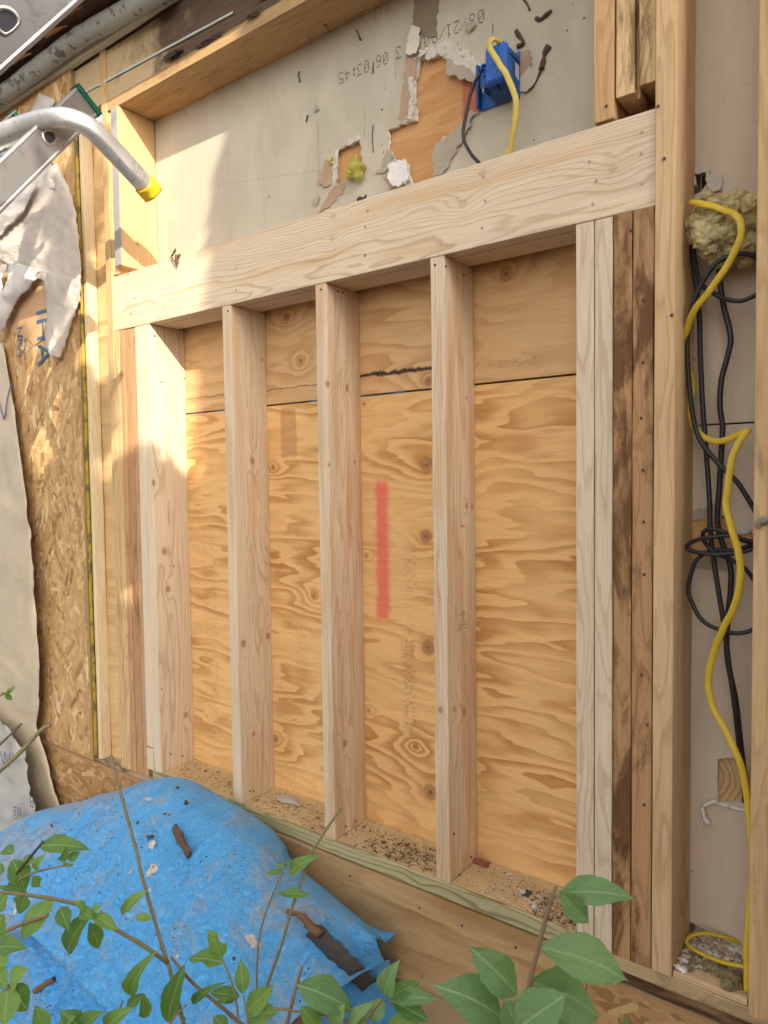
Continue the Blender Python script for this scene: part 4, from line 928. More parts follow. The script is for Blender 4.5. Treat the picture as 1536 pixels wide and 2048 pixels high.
tag(tube('rotten_stick', [P2+n2*.3, P2.lerp(P3, .5)+n2*.5, P3+n3*.5+Vector((.5, 0, -.1))], [.18, .5], barkl, None, 6, 9, noisy=.95), 'dark rotten stick poking out of the shingle strip', 'stick')
P4, n4 = hit(70, 1985); P5, n5 = hit(108, 1962)
tag(tube('brown_stick', [P4+n4*.3, P4.lerp(P5, .5)+n4*.35, P5+n5*.3], .3, barkl, None, 3, 8, noisy=.3), 'smooth brown stick on the lower left fold of the tarp', 'stick')
def chip(px, py, r, mat, label, cat, sc=(1.3, 1, .35), sd=0, grp=None, nm='plaster_chip'):
    r *= .7 if 'tarp' in (grp or '') else 1
    p, n = hit(px, py); o = lump(nm, p+n*r*.25, r, mat, None, 2, .8, 1.2, sc, seed=sd*1.7)
    o.rotation_euler = n.to_track_quat('Z', 'X').to_euler()
    return tag(o, label, cat, grp)
G1 = 'chips scattered on the tarp'
L1 = ['white chip near the top of the tarp, right of the bare stem', 'pale flat chip just left of the bark stick on the tarp', "largest pale chip left of the tarp's middle, beside the bare stem", 'tiny pale crumb just under the large chip by the bare stem', 'broken white plaster flake left of the thin stems on the tarp', 'small white fragment right of the broken plaster flake', 'middle fragment of the broken plaster flake on the tarp', 'tiny white crumb on the tarp below the large chip', 'tiny white crumb at the fork of the bare stem', 'pale crumb left of the bare stem, half way down the tarp']
L2 = ['dark flat scrap left of the bark stick on the tarp', 'small dark scrap on the tarp left of its top', "dark splinter right of the tarp's top, near the second stud", 'dark scrap on the very top of the tarp', 'tiny dark scrap above the bark stick', "dark scrap near the tarp's left rim above the arching leaf", 'tiny dark crumb left of the broken plaster flake', "tiny dark crumb between the tarp's top and the bark stick"]
L3 = ['white chip in the middle of the chip cluster on the sill', "white chip nearest the sill's front edge in the cluster", 'white chip at the left end of the cluster on the sill', 'white chip at the back of the cluster on the sill', 'larger white chip on the sill right beside the double stud', 'small white chip beside the dark scrap on the sill', 'small white chip at the right front of the cluster', 'small white chip on the sill at the foot of the double stud']
L4 = ['big round white plaster chip at the foot of the king stud', 'small white chip left of the round chip at the king stud', "tiny white crumb right of the king stud's foot", 'flat white chip inside the yellow cable loop, at the back', 'white chip at the left end inside the yellow cable loop', 'white chip left of centre inside the yellow cable loop', 'white chip in the centre of the yellow cable loop', 'white chip at the front of the yellow cable loop', 'white chip at the right end inside the yellow cable loop']
for i, (px, py, r) in enumerate([(297, 1599, .5), (305, 1690, .55), (306, 1738, .65), (303, 1753, .25), (500, 1880, .55), (517, 1890, .35), (508, 1888, .4), (300, 1780, .2), (355, 1913, .18), (262, 1745, .3)]):
    chip(px, py, r, chipm, L1[i], 'plaster chip', sd=i, grp=G1)
for i, (px, py, r) in enumerate([(300, 1674, .45), (275, 1646, .25), (373, 1606, .35), (355, 1576, .3), (330, 1628, .22), (104, 1651, .3), (468, 1917, .2), (338, 1630, .2)]):
    chip(px, py, r, chipd, L2[i], 'debris scrap', sd=20+i, grp='dark scraps on the tarp', nm='debris_scrap')
# things lying on the sill
chip(577, 1604, .95, simple('pale_bark', (.46, .42, .37), .9, .35, 50.0), 'pale oval flake lying on the sill between the second and third stud', 'flake', (1.6, .8, .22), 41, nm='bark_flake')
chip(963, 1729, .62, simple('red_bark', (.26, .09, .05), .8, .3, 50.0), 'red brown bark piece on the sill beside the fourth stud', 'bark piece', (1.6, .8, .5), 43, nm='bark_piece')
chip(1052, 1788, .5, chipd, 'dark brown scrap on the sill near the double stud', 'debris scrap', (1, .9, .5), 44, nm='debris_scrap')
for i, (px, py, r) in enumerate([(1065, 1806, .32), (1073, 1820, .28), (1045, 1785, .25), (1080, 1795, .24), (1128, 1805, .38), (1053, 1796, .22), (1090, 1812, .2), (1137, 1790, .22)]):
    chip(px, py, r, chipm, L3[i], 'plaster chip', sd=50+i, grp='chips on the sill')
p, n = hit(388, 1560)
tag(panel('tar_paper_scrap', pxz([(345, 1550), (384, 1540), (402, 1560), (420, 1566), (400, 1578), (380, 1572)], 3.0), 3.0, .1, chipd, jag=.3, step=.5), 'torn black tar paper scrap on the sill at the first stud', 'tar paper')
bpx = pxz([(712, 398), (720, 392), (727, 394), (732, 388), (733, 394), (722, 402), (714, 403)], .2)
tag(panel('black_scrap', bpx, .2, .12, chipd, jag=.1, step=.3), 'small black scrap caught on top of the header', 'scrap')
p = onY(354, 514, -.1)
o = thing('dead_leaf_bits', p, 'dry brown leaf bits caught on the top edge of the header', 'dead leaf')
for k in range(7):
    a = p+Vector((random.uniform(-.9, .9), random.uniform(-.2, .3), random.uniform(-.5, .6)))
    tube('leaf_bit', [a, a+Vector((random.uniform(-.5, .5), -.1, random.uniform(-.5, .5))), a+Vector((random.uniform(-.9, .9), -.15, random.uniform(-1.0, .2)))], [.14, .03], bark, o, 3, 5, noisy=.6)
tube('leaf_bit', [p+Vector((.1, -.15, .2)), p+Vector((.15, -.2, -.6)), p+Vector((.05, -.15, -1.3))], [.22, .05], bark, o, 3, 6, noisy=.6)
# sawdust, dirt and frass (nobody could count it)
def scatter(name, boxes, n, smin, smax, mats, label, cat, zf, seed=1, dens=None):
    rnd = random.Random(seed); V = []; Fc = []; MI = []
    for k in range(n):
        x0, x1, y0, y1 = rnd.choice(boxes); x = rnd.uniform(x0, x1); y = rnd.uniform(y0, y1)
        if dens and rnd.random() > dens(x, y): continue
        s = rnd.uniform(smin, smax)*(1 if rnd.random() < .85 else 2.2); z = zf(x, y)+rnd.uniform(0, s*.4); a = rnd.uniform(0, 6.3); b = len(V)
        l, w, h = s*rnd.uniform(.6, 1.8), s*rnd.uniform(.4, .8), s*rnd.uniform(.2, .6)
        for u, v, t in ((-l, 0, 0), (0, -w, 0), (l, 0, h*.3), (0, w, 0), (rnd.uniform(-.3, .3)*l, 0, h)):
            V.append((x+u*math.cos(a)-v*math.sin(a), y+u*math.sin(a)+v*math.cos(a), z+t))
        for f in ((0, 1, 4), (1, 2, 4), (2, 3, 4), (3, 0, 4)): Fc.append([b+i for i in f]); MI.append(rnd.randrange(len(mats)) if rnd.random() < .9 else 0)
    o = mk(name, V, Fc, mats, None, org=V[0]); o.data.polygons.foreach_set('material_index', MI)
    return tag(o, label, cat, kind='stuff')
saw = simple('sawdust_pale', (.62, .46, .25), .95, .25, 200.0, .001, .5); sawd = simple('dirt_crumb', (.09, .055, .035), .95, .3, 100.0); saww = simple('plaster_crumb', (.62, .57, .5), .95, .2, 100.0)
bays = [(-12.1, 1.9, .1, 5.4), (3.6, 16.6, .1, 5.4), (18.3, 31, .1, 5.4), (32.7, 45.1, .1, 5.4)]
sawsheet = simple('sawdust_film', (.60, .44, .235), .95, .25, 120.0, .003, .8, spec=.05, speck=((.13, .085, .05), .60, 170.0, .75))
film = thing('sawdust_film', (15, 3, 0), 'film of pale sawdust lying on the sill plate', 'sawdust')
film['kind'] = 'stuff'
for x0, x1, y0, y1 in bays:
    panel('sawdust_patch', [(x0, 0), (x1, 0), (x1, 1), (x0, 1)], 0, .1, sawsheet, film) if False else mk('sawdust_patch', [(x0+(x1-x0)*i/12, y0+(y1-y0)*j/5, .03+.05*abs(nz(i*1.7+x0, j*1.3))+(.10 if j == 5 else 0)) for j in range(6) for i in range(13)], [[j*13+i, j*13+i+1, (j+1)*13+i+1, (j+1)*13+i] for j in range(5) for i in range(12)], sawsheet, film, smooth=True)
scatter('sawdust', bays, 9000, .02, .07, [saw, saw, sawd], 'pale sawdust grains over the sill plate between studs', 'sawdust', lambda x, y: .08, 3)
scatter('dirt_crumbs', [(18.4, 30.9, .2, 4.4), (18.4, 30.9, .2, 4.4), (40, 45, .1, 4), (-11, 1, 1, 5), (4, 16, .2, 4)], 5200, .025, .10, [sawd, sawd, bark], 'dark dirt and frass crumbs on the sill plate', 'dirt', lambda x, y: .1, 4,
        lambda x, y: max(.12, 1.0-abs(x-26)/6.0) if 18 < x < 31 and y < 3.4 else (.7 if x > 41 else .22))
scatter('plaster_crumbs', [(36, 45, .4, 4.5)], 160, .04, .13, [saww, saww, saw], 'white plaster crumbs on the sill near the double stud', 'plaster crumbs', lambda x, y: .12, 6)
scatter('bay_rubble', [(53.2, 58.2, 1.2, 5.6)], 900, .04, .2, [saww, saw, simple('grey_dust', (.38, .32, .26), .95, .3, 80.0)], 'plaster rubble and dust on the bottom plate of the right bay', 'rubble', lambda x, y: -.05+.06*max(0, y-2.5), 7)
scatter('tarp_litter', [(-30, 22, -20, -2)], 0 or 1, .03, .05, [sawd], 'specks', 'specks', lambda x, y: -30, 9) if False else None
# litter that sticks to the tarp
rnd = random.Random(11); V = []; Fc = []
for k in range(420):
    px = rnd.gauss(330, 110); py = rnd.gauss(1660, 70)
    if k % 4 == 0: px, py = rnd.uniform(20, 740), rnd.uniform(1600, 2040)
    if k % 9 == 0: px, py = rnd.gauss(90, 40), rnd.gauss(1990, 30)
    p, n = hit(px, py)
    if p.y > -1.0 or p.z > 1 or p.y < -45: continue
    b = len(V); r = rnd.uniform(.03, .13)
    t = n.orthogonal().normalized(); w = n.cross(t)
    a = rnd.uniform(0, 6.3); t, w = t*math.cos(a)+w*math.sin(a), w*math.cos(a)-t*math.sin(a)
    V += [p+t*r*rnd.uniform(.8, 2.2)+n*.03, p+w*r*.6+n*.03, p-t*r+n*.03, p-w*r*.6+n*.03, p+n*(r*.5+.05)]
    Fc += [[b, b+1, b+4], [b+1, b+2, b+4], [b+2, b+3, b+4], [b+3, b, b+4]]
tag(mk('tarp_litter', V, Fc, chipd), 'dark bits of litter sprinkled over the blue tarp', 'litter', kind='stuff')

# ================================================================== electrical box and its cables
eb = thing('electrical_box', (35.5, 5.5, 74), 'blue plastic electrical box hanging through the torn drywall', 'electrical box')
blu = simple('box_blue_plastic', (.018, .115, .46), .38, .2, 24.0, .0008, .2, spec=.4, speck=((.06, .10, .2), .62, 60.0, .6))
blud = simple('box_blue_plastic_b', (.012, .065, .24), .42, .2, 24.0, .0008, .2, spec=.4)
def hollow(x0, x1, y0, y1, z0, z1, m, name):
    return board(name, x0, x1, y0, y1, z0, z1, m, eb, bev=.08, wob=0, seg=50)
hollow(35.55, 37.65, 2.75, 5.4, 74.45, 77.65, blu, 'box_body')
hollow(35.45, 37.72, 2.9, 3.05, 76.9, 77.75, blu, 'box_rib'); hollow(37.6, 37.74, 3.4, 5.4, 77.0, 77.2, blud, 'box_rib')
hollow(33.4, 37.7, 5.25, 5.45, 73.95, 78.1, blu, 'flange')
hollow(33.45, 33.75, 4.6, 5.3, 74.0, 78.0, blud, 'flange_lip')
hollow(34.5, 35.6, 3.6, 5.2, 75.0, 76.8, blud, 'cable_clamp')
# toothed clamp flaps at the bottom and top of the box
for z0, sgn in ((74.45, -1), (77.65, 1)):
    for k in range(2):
        x0 = 35.6+k*1.03; V = []; tp = [(0, 0), (.0, .5), (.2, .28), (.35, .62), (.5, .3), (.68, .62), (.82, .3), (.98, .5), (.98, 0)]
        if sgn < 0: V = [(x0+a, 2.72-b*.5+.1, z0-.05+b*.75+0) for a, b in tp]+[(x0+a, 3.6+.2, z0-.45) for a, b in tp]
        else: V = [(x0+a, 2.8, z0-.06+b*.7) for a, b in tp]+[(x0+a, 3.0, z0-.2) for a, b in tp]
        n = len(tp); mk('clamp_flap', V, [list(range(n))]+[[i, i+1, n+i+1, n+i] for i in range(n-1)], blud if sgn < 0 else blu, eb, org=V[0])
mk('clamp_ramp', [(35.55, 2.7, 74.9), (37.65, 2.7, 74.9), (37.7, 5.2, 73.9), (35.3, 5.2, 73.9), (35.55, 2.9, 74.5), (37.65, 2.9, 74.5)], [[0, 1, 2, 3], [4, 5, 2, 3], [0, 4, 3], [1, 5, 2]], blud, eb, org=(35.5, 2.7, 74.5))
ringm = blud
V = [];
for k in range(22):
    a = 2*math.pi*k/22
    for r in (.42, .47): V.append((36.45+r*math.cos(a), 2.735, 75.75+r*math.sin(a)))
mk('knockout', V, [[2*k, 2*k+1, 2*((k+1) % 22)+1, 2*((k+1) % 22)] for k in range(22)], blud, eb, org=V[0])
hook = [Vector((35.5, 3.6, 76.9)), Vector((35.1, 3.5, 76.95)), Vector((34.8, 3.4, 76.85)), Vector((34.75, 3.4, 76.5))]
tube('hook', hook, .1, blu, eb, 4, 8, flat=(.1, .22)); tube('hook', [v+Vector((0, .2, -.85)) for v in hook[:3]], .1, blu, eb, 3, 8, flat=(.1, .2))
lab = simple('white_sticker', (.70, .68, .64), .6, .1)
mk('sticker', [(37.745, 4.3, 75.4), (37.745, 5.1, 75.3), (37.745, 5.1, 76.6), (37.745, 4.3, 76.7)], [[0, 1, 2, 3]], lab, eb)
screw = simple('screw_metal', (.45, .33, .2), .4, .2, 90.0, metal=.8)
tube('screw', [Vector((34.9, 3.5, 75.0)), Vector((34.9, 3.5, 74.4))], .09, screw, eb, 1, 8)
def cabm(name, c, r=.42): return simple(name, c, r, .18, 50.0, .0012, .25, spec=.4, speck=(tuple(q*.45 for q in c), .62, 70.0, .5))
CY = cabm('yellow_cable_jacket', (.60, .42, .03)); CY2 = cabm('yellow_cable_dusty', (.57, .44, .09)); CB = cabm('black_cable_jacket', (.022, .022, .024), .45)
def zb(l): return [(900+a/6.98, 40+b/6.98) for a, b in l]
def cab(pts, Ys): return [onY(p[0], p[1], Ys[min(i, len(Ys)-1)]) for i, p in enumerate(pts)]
yp = zb([(735, 420), (710, 350), (660, 285), (600, 262), (553, 310), (555, 380), (620, 500), (720, 650), (800, 790), (870, 960), (915, 1090), (922, 1250), (890, 1500), (850, 1720), (815, 1860), (790, 1960)])
tag(tube('yellow_cable', cab(yp, [3.4, 3.2, 2.7, 2.2, 2.0, 2.1, 2.3, 2.4, 2.4, 2.4, 2.4, 2.5, 2.7, 3.0, 3.2, 3.4]), .2, CY2, None, 6, 12, flat=(.27, .15)), 'yellow flat cable looping out of the top of the blue box', 'cable')
bp_ = zb([(470, 850), (478, 760), (455, 722), (410, 770), (340, 880), (280, 1060), (230, 1300), (190, 1500), (185, 1620), (220, 1740), (300, 1880), (400, 1990), (440, 2040)])
tag(tube('black_cable', cab(bp_, [4.4, 4.1, 3.8, 3.6, 3.5, 3.4, 3.4, 3.4, 3.4, 3.4, 3.4, 3.4, 3.4]), .16, CB, None, 6, 10), 'black cable curving from the left side of the blue box behind the header', 'cable')

# ================================================================== cables of the right bay
y1 = [(1381, 403), (1405, 408), (1432, 415), (1450, 421), (1467, 427), (1481, 445), (1480, 478), (1455, 530), (1420, 580), (1390, 618), (1376, 652), (1368, 690), (1372, 730), (1384, 765), (1381, 800), (1383, 838), (1400, 868), (1432, 883), (1465, 875), (1490, 863)]
Y1 = [2.2, 1.4, 1.2, 1.2, 1.0, .8, .8, 1.0, 1.3, 1.7, 2.2, 2.8, 3.4, 3.8, 3.8, 3.5, 3.1, 2.8, 2.4, 1.9]
y2 = [(1496, 860), (1478, 885), (1463, 920), (1456, 975), (1452, 1015), (1466, 1065), (1478, 1112), (1480, 1160), (1470, 1210), (1446, 1258), (1426, 1310), (1416, 1362), (1425, 1410), (1450, 1460), (1475, 1512), (1491, 1575), (1501, 1650), (1506, 1730), (1502, 1800), (1496, 1870), (1494, 1930), (1495, 1985)]
Y2 = [1.8, 1.5, 1.3, 1.2, 1.2, 1.1, 1.1, 1.1, 1.2, 1.4, 1.6, 1.7, 1.6, 1.3, 1.0, .9, .8, .7, .6, .5, .45, .4]
tag(tube('yellow_cable', cab(y1+y2, Y1+Y2), .2, CY, None, 6, 12, flat=(.26, .13)), 'long yellow flat cable winding down the right bay in front of the black cables', 'cable')
y3 = [(1500, 1940), (1484, 1932), (1445, 1924), (1405, 1908), (1380, 1893), (1374, 1880), (1386, 1870), (1410, 1866), (1440, 1872), (1468, 1880), (1485, 1888)]
tag(tube('yellow_cable', cab(y3, [1.2, 1.3, 1.8, 2.2, 2.6, 3.2, 3.8, 4.3, 4.8, 5.3, 5.8]), .2, CY, None, 6, 12, flat=(.14, .24)), 'loop of yellow cable lying on the bottom plate of the right bay', 'cable')
b1 = [(1384, 480), (1387, 530), (1394, 580), (1399, 640), (1401, 720), (1406, 820), (1413, 910), (1419, 1000), (1421, 1065), (1429, 1130), (1440, 1200), (1450, 1262), (1458, 1330), (1468, 1400), (1474, 1450), (1481, 1520), (1488, 1570), (1490, 1640)]
tag(tube('black_cable', cab(b1, [4.2, 4, 3.8, 3.8, 3.8, 3.6, 3.5, 3.4, 3.3, 3.2, 3.2, 3.2, 3.2, 3.3, 3.6, 4.2, 5.2, 6.6]), .2, CB, None, 5, 10), 'black cable running straight down the right bay, left of the pair', 'cable')
b2 = [(1436, 500), (1439, 550), (1446, 605), (1461, 672), (1456, 710), (1443, 760), (1440, 812), (1445, 852), (1443, 905), (1440, 955), (1437, 1000), (1435, 1040), (1441, 1075), (1455, 1112), (1462, 1142), (1461, 1185), (1456, 1232), (1454, 1310), (1470, 1392), (1476, 1440), (1486, 1530), (1492, 1580), (1493, 1640)]
tag(tube('black_cable', cab(b2, [4.4, 4.2, 4.0]+[3.9]*16+[4.0, 4.4, 5.2, 6.6]), .22, CB, None, 5, 10), 'black cable bent in waves down the right bay, right of the straight one', 'cable')
b3 = [(1560, 545), (1535, 548), (1521, 524), (1496, 508), (1462, 511), (1428, 531), (1401, 572), (1382, 622), (1376, 670), (1376, 740), (1386, 832), (1401, 882), (1440, 930), (1480, 972), (1510, 1022), (1522, 1060), (1545, 1110)]
tag(tube('black_cable', cab(b3, [3.4, 3.2, 3.0, 2.6, 2.2, 2.0, 2.0, 2.2, 2.6, 2.8, 2.8, 2.6, 2.5, 2.6, 2.8, 3, 3.2]), .19, CB, None, 5, 10), 'black cable arching out from the insulation along the king stud', 'cable')
b5 = [(1555, 560), (1530, 575), (1512, 590), (1480, 602), (1446, 596), (1416, 580), (1398, 560), (1390, 520), (1386, 480)]
tag(tube('black_cable', cab(b5, [3.6, 3.3, 3.0, 2.8, 3, 3.3, 3.6, 4, 4.2]), .17, CB, None, 5, 10), 'black cable closing the upper loop under the yellow insulation', 'cable')
b4 = [(1540, 1070), (1518, 1084), (1500, 1100), (1470, 1106), (1430, 1109), (1395, 1105), (1374, 1096), (1386, 1083), (1420, 1074), (1460, 1072), (1490, 1079), (1515, 1086), (1540, 1075)]
tag(tube('black_cable', cab(b4, [3, 2.6, 2.2, 1.8, 1.8, 2, 2.2, 2.0, 1.7, 1.7, 2, 2.4, 3]), .17, CB, None, 5, 10), 'flat black cable loop wrapped around the others at mid height', 'cable')
b6 = [(1535, 1090), (1500, 1085), (1465, 1072), (1440, 1061), (1416, 1058), (1405, 1072), (1414, 1090), (1432, 1108), (1456, 1116), (1488, 1136), (1515, 1172), (1526, 1215), (1516, 1250), (1490, 1265), (1450, 1263), (1410, 1245), (1386, 1212), (1377, 1178), (1384, 1140), (1400, 1113), (1430, 1100), (1470, 1100), (1530, 1080)]
tag(tube('black_cable', cab(b6, [3.2, 2.6, 2.3, 2.2, 2.3, 2.6, 2.8, 2.8, 2.8, 3, 3.1, 3.1, 3, 2.8, 2.7, 2.6, 2.6, 2.7, 2.8, 2.9, 3, 3, 3.4]), .17, CB, None, 5, 10), 'big round black cable loop hanging below the flat loop', 'cable')

# ================================================================== insulation
def insm(name, c):
    N = NT(name); co = N.tc.outputs['Object']; n = N.noise(co, 18.0, 6.0, .7, .8); f = N.noise(co, 160.0, 4.0, .75, 1.5)
    cc = N.mix(N.step(n, .35, .7), tuple(q*.82 for q in c), c); cc = N.mix(N.M('MULTIPLY', N.step(f, .5, .7), .35), cc, tuple(min(1, q*1.25) for q in c))
    cc = N.mix(N.M('MULTIPLY', N.step(N.noise(co, 30.0, 5.0, .7), .66, .78), .35), cc, (.42, .28, .12))
    N.done(cc, .95, N.M('ADD', n, f), .8, .006, .05)
    tb = N.node('BsdfTranslucent', {'Color': cc}); mx = N.node('MixShader', {0: .35, 1: N.b.outputs[0], 2: tb.outputs[0]})
    N.t.links.new(mx.outputs[0], N.out.inputs[0]); return N.m
INS = insm('fibreglass_wool', (.98, .87, .48)); INSB = insm('old_wool', (.46, .37, .20)); INSY = insm('bright_wool', (.88, .83, .25))
def wool(name, blobs, mat, label, cat='insulation', fib=500, seed=1, fl=.35):
    """tufts pressed together into one clump, with loose fibres standing off it"""
    rnd = random.Random(seed); V = []; Fc = []
    base = bmesh.new(); bmesh.ops.create_icosphere(base, subdivisions=4, radius=1)
    tv = [v.co.copy() for v in base.verts]; tf = [[v.index for v in f.verts] for f in base.faces]; base.free()
    for k, (c, r) in enumerate(blobs):
        b = len(V); s = rnd.uniform(0, 50)
        sc = Vector((rnd.uniform(.85, 1.25), rnd.uniform(.6, .9), rnd.uniform(.75, 1.1)))
        for v in tv:
            q_ = c+v*r; rg = 1-abs(fbm(q_.x*1.6, q_.y*1.6, q_.z*2.4, 4))
            d = 1+.45*fbm(v.x*1.1+s, v.y*1.1, v.z*1.1+s, 4)+.40*(rg-.65)+.20*fbm(q_.x*5, q_.y*5, q_.z*7, 3)
            V.append(c+Vector((v.x*sc.x, v.y*sc.y, v.z*sc.z))*d*r)
        Fc += [[i+b for i in f] for f in tf]
    nb = len(Fc)
    for k in range(fib):
        c, r = rnd.choice(blobs); dv = Vector((rnd.gauss(0, 1), rnd.gauss(-.4, 1), rnd.gauss(0, 1))).normalized()
        p = c+dv*r*rnd.uniform(.75, 1.0); e = p+dv*rnd.uniform(.1, fl)*r+Vector((rnd.gauss(0, .18), rnd.gauss(0, .1), rnd.gauss(0, .18)))*r; w = dv.orthogonal().normalized()*.028
        b = len(V); V += [p-w, p+w, e]; Fc.append([b, b+1, b+2])
    return tag(mk(name, V, Fc, mat, None, org=blobs[0][0], smooth=True), label, cat)
def bl(l): return [(onY(px, py, Y), r) for px, py, Y, r in l]
wool('insulation_clump', bl([(1395, 445, 2.6, .75), (1415, 470, 2.0, .95), (1420, 500, 2.4, .8), (1405, 425, 3.0, .7), (1430, 440, 2.4, .9), (1450, 470, 2.2, .8), (1455, 415, 2.4, .65), (1445, 400, 2.8, .5), (1475, 395, 3.2, .6), (1500, 410, 3.2, .7), (1505, 440, 3.6, .7), (1470, 500, 3.0, .8), (1500, 490, 3.6, .7), (1440, 518, 3.0, .6), (1415, 395, 3.4, .45), (1490, 520, 3.6, .5), (1385, 470, 3.0, .55), (1465, 445, 2.6, .7), (1425, 410, 2.2, .5)]), INS, 'yellow fibreglass wool clump stuffed into the right bay', fib=5000)
wool('insulation_tuft', bl([(710, 336, 4.9, .62), (700, 346, 4.8, .5), (716, 350, 4.8, .5), (708, 318, 5.1, .4), (722, 334, 5.0, .4)]), INSY, 'bright yellow insulation tuft in the small square drywall hole', fib=1500, seed=4, fl=.6)
wool('insulation_tuft', bl([(661, 318, 5.3, .2), (663, 326, 5.3, .16)]), INSY, 'tiny yellow wool wisp on the left rim of the square hole', fib=60, seed=5)
pb = [(onZ(1450+dx, 1950+dy, .25), r) for dx, dy, r in [(0, 0, .5), (18, 14, .55), (-20, -8, .4), (25, 4, .4), (5, 20, .45), (-35, -14, .3), (-5, -16, .3)]]
wool('insulation_tuft', pb, INSB, 'dirty dull wool lump lying on the bottom plate at lower right', fib=260, seed=6)
wool('insulation_tuft', [(onZ(1385+dx, 1925+dy, .1), r) for dx, dy, r in [(0, 0, .35), (10, -14, .35), (-8, 12, .3), (18, 4, .25)]], INSB, 'small dirty wool wad beside the foot of the king stud', fib=160, seed=7)
wool('insulation_tuft', bl([(1516, 1048, -.3, .28), (1530, 1040, -.35, .35)]), insm('white_wool', (.66, .58, .45)), 'pale fluff caught on the far stud at mid height', fib=120, seed=8)
for i, (px, py, r) in enumerate([(1366, 1942, .28), (1357, 1936, .2), (1400, 1932, .12), (1465, 1905, .3), (1395, 1895, .22), (1415, 1905, .22), (1432, 1912, .25), (1455, 1920, .2), (1475, 1922, .2)]):
    p = onZ(px, py, .02); o = lump('plaster_chip', p+Vector((0, 0, r*.3)), r, gyp, None, 2, .8, 1.3, (1.2, 1, .6), seed=i*2.3)
    tag(o, L4[i], 'plaster chip', 'chips in the right bay')

# ================================================================== foreground shrubs
def leafmat(name, c, c2, vein):
    N = NT(name); x, y, z = N.sep(N.tc.outputs['Object']); rnd_ = N.node('ObjectInfo').outputs['Random']
    u = N.M('ABSOLUTE', x)
    mid = N.step(u, .030, .010)
    sv = N.M('FRACT', N.M('MULTIPLY', N.M('SUBTRACT', y, N.M('MULTIPLY', u, .9)), 9.0)); side = N.M('MULTIPLY', N.step(sv, .84, .96), .16)
    n = N.noise(N.tc.outputs['Object'], 6.0, 4.0, .6)
    cc = N.mix(N.M('ADD', N.M('MULTIPLY', n, .4), N.M('MULTIPLY', rnd_, .75)), c, c2)
    cc = N.mix(N.M('MAXIMUM', N.M('MULTIPLY', mid, .6), side), cc, vein)
    cc = N.mix(N.M('MULTIPLY', N.step(N.noise(N.tc.outputs['Object'], 16.0, 4.0, .7), .67, .74), .5), cc, (.22, .16, .06))
    N.done(cc, .48, N.M('ADD', n, N.M('MULTIPLY', side, -1.0)), .35, .02, .35)
    tb = N.node('BsdfTranslucent', {'Color': N.mix(1.0, cc, (1.0, 1.25, .5), 'MULTIPLY')}); mx = N.node('MixShader', {0: .32, 1: N.b.outputs[0], 2: tb.outputs[0]})
    N.t.links.new(mx.outputs[0], N.out.inputs[0]); return N.m
LF1 = leafmat('leaf_green', (.075, .185, .045), (.24, .40, .10), (.42, .53, .22)); LF2 = leafmat('leaf_green_cool', (.125, .25, .095), (.25, .40, .17), (.40, .52, .28))
stemm = simple('stem_bark', (.22, .185, .095), .75, .35, 60.0, .002, .5); stemr = simple('stem_reddish', (.23, .15, .09), .75, .35, 60.0, .002, .5)
def leaf_mesh(mat, seed, bite=0):
    """unit leaf: 1 long on +y, half width .5 in x at its widest (scaled per leaf); folded on the midrib, curved, wavy, finely toothed"""
    rnd = random.Random(seed); V = []; n = 18; m = 5
    cv = rnd.uniform(.08, .34); tw = rnd.uniform(-.8, .8)
    for i in range(n+1):
        t = i/n; w = (math.sin(math.pi*t**.84)**1.12)*(1-.22*t)*.555+.006
        if t > .85: w *= (1-t)/.15*.75+.25*(1-t)/.15
        for j in range(-m, m+1):
            s = j/m; ww = w
            if abs(j) == m: ww *= 1+.035*math.sin(t*75+s)
            if bite and s*bite > 0 and .35 < t < .7: ww *= 1-.55*math.sin((t-.35)/.35*math.pi)**.6*abs(s)
            x = s*ww; z = .16*abs(x)**1.15-cv*4*(t-.5)**2*.6+.02*math.sin(t*14+s*3+seed)*abs(s)+tw*x*(t-.5)
            V.append((x, t, z))
    W = 2*m+1; Fc = [[i*W+j, i*W+j+1, (i+1)*W+j+1, (i+1)*W+j] for i in range(n) for j in range(W-1)]
    me = bpy.data.meshes.new('leaf'); me.from_pydata(V, [], Fc); me.update(); me.polygons.foreach_set('use_smooth', [True]*len(Fc)); me.materials.append(mat); return me
LM = {LF1: [leaf_mesh(LF1, k) for k in range(5)]+[leaf_mesh(LF1, 9, 1), leaf_mesh(LF1, 10, -1)], LF2: [leaf_mesh(LF2, k+20) for k in range(5)]}
def leaf(par, base, tip, wpx, d0, d1=None, mat=LF1, tilt=0.0, var=None, flip=1):
    """base/tip pixels, distances from the lens in inches; leaf width from its apparent width"""
    d1 = d1 if d1 is not None else d0+random.uniform(-.9, .9)
    b = atD(*base, d0); t = atD(*tip, d1); yv = t-b; L = yv.length; yv.normalize()
    tov = (C-b).normalized(); nrm = (tov*1.0+Vector((0, 0, .55))+CR*tilt); nrm = (nrm-yv*nrm.dot(yv)).normalized(); xv = yv.cross(nrm)
    wid = wpx/F*d0*.98
    me = LM[mat][var if var is not None else random.randrange(5)]
    o = bpy.data.objects.new('leaf', me); COL.objects.link(o); o.parent = par
    Mx = Matrix((xv*wid, yv*L, nrm*flip*L*.8)).transposed().to_4x4()*U; Mx[3][3] = 1
    Mx.translation = b*U-par.location; o.matrix_local = Mx
    # petiole
    return o
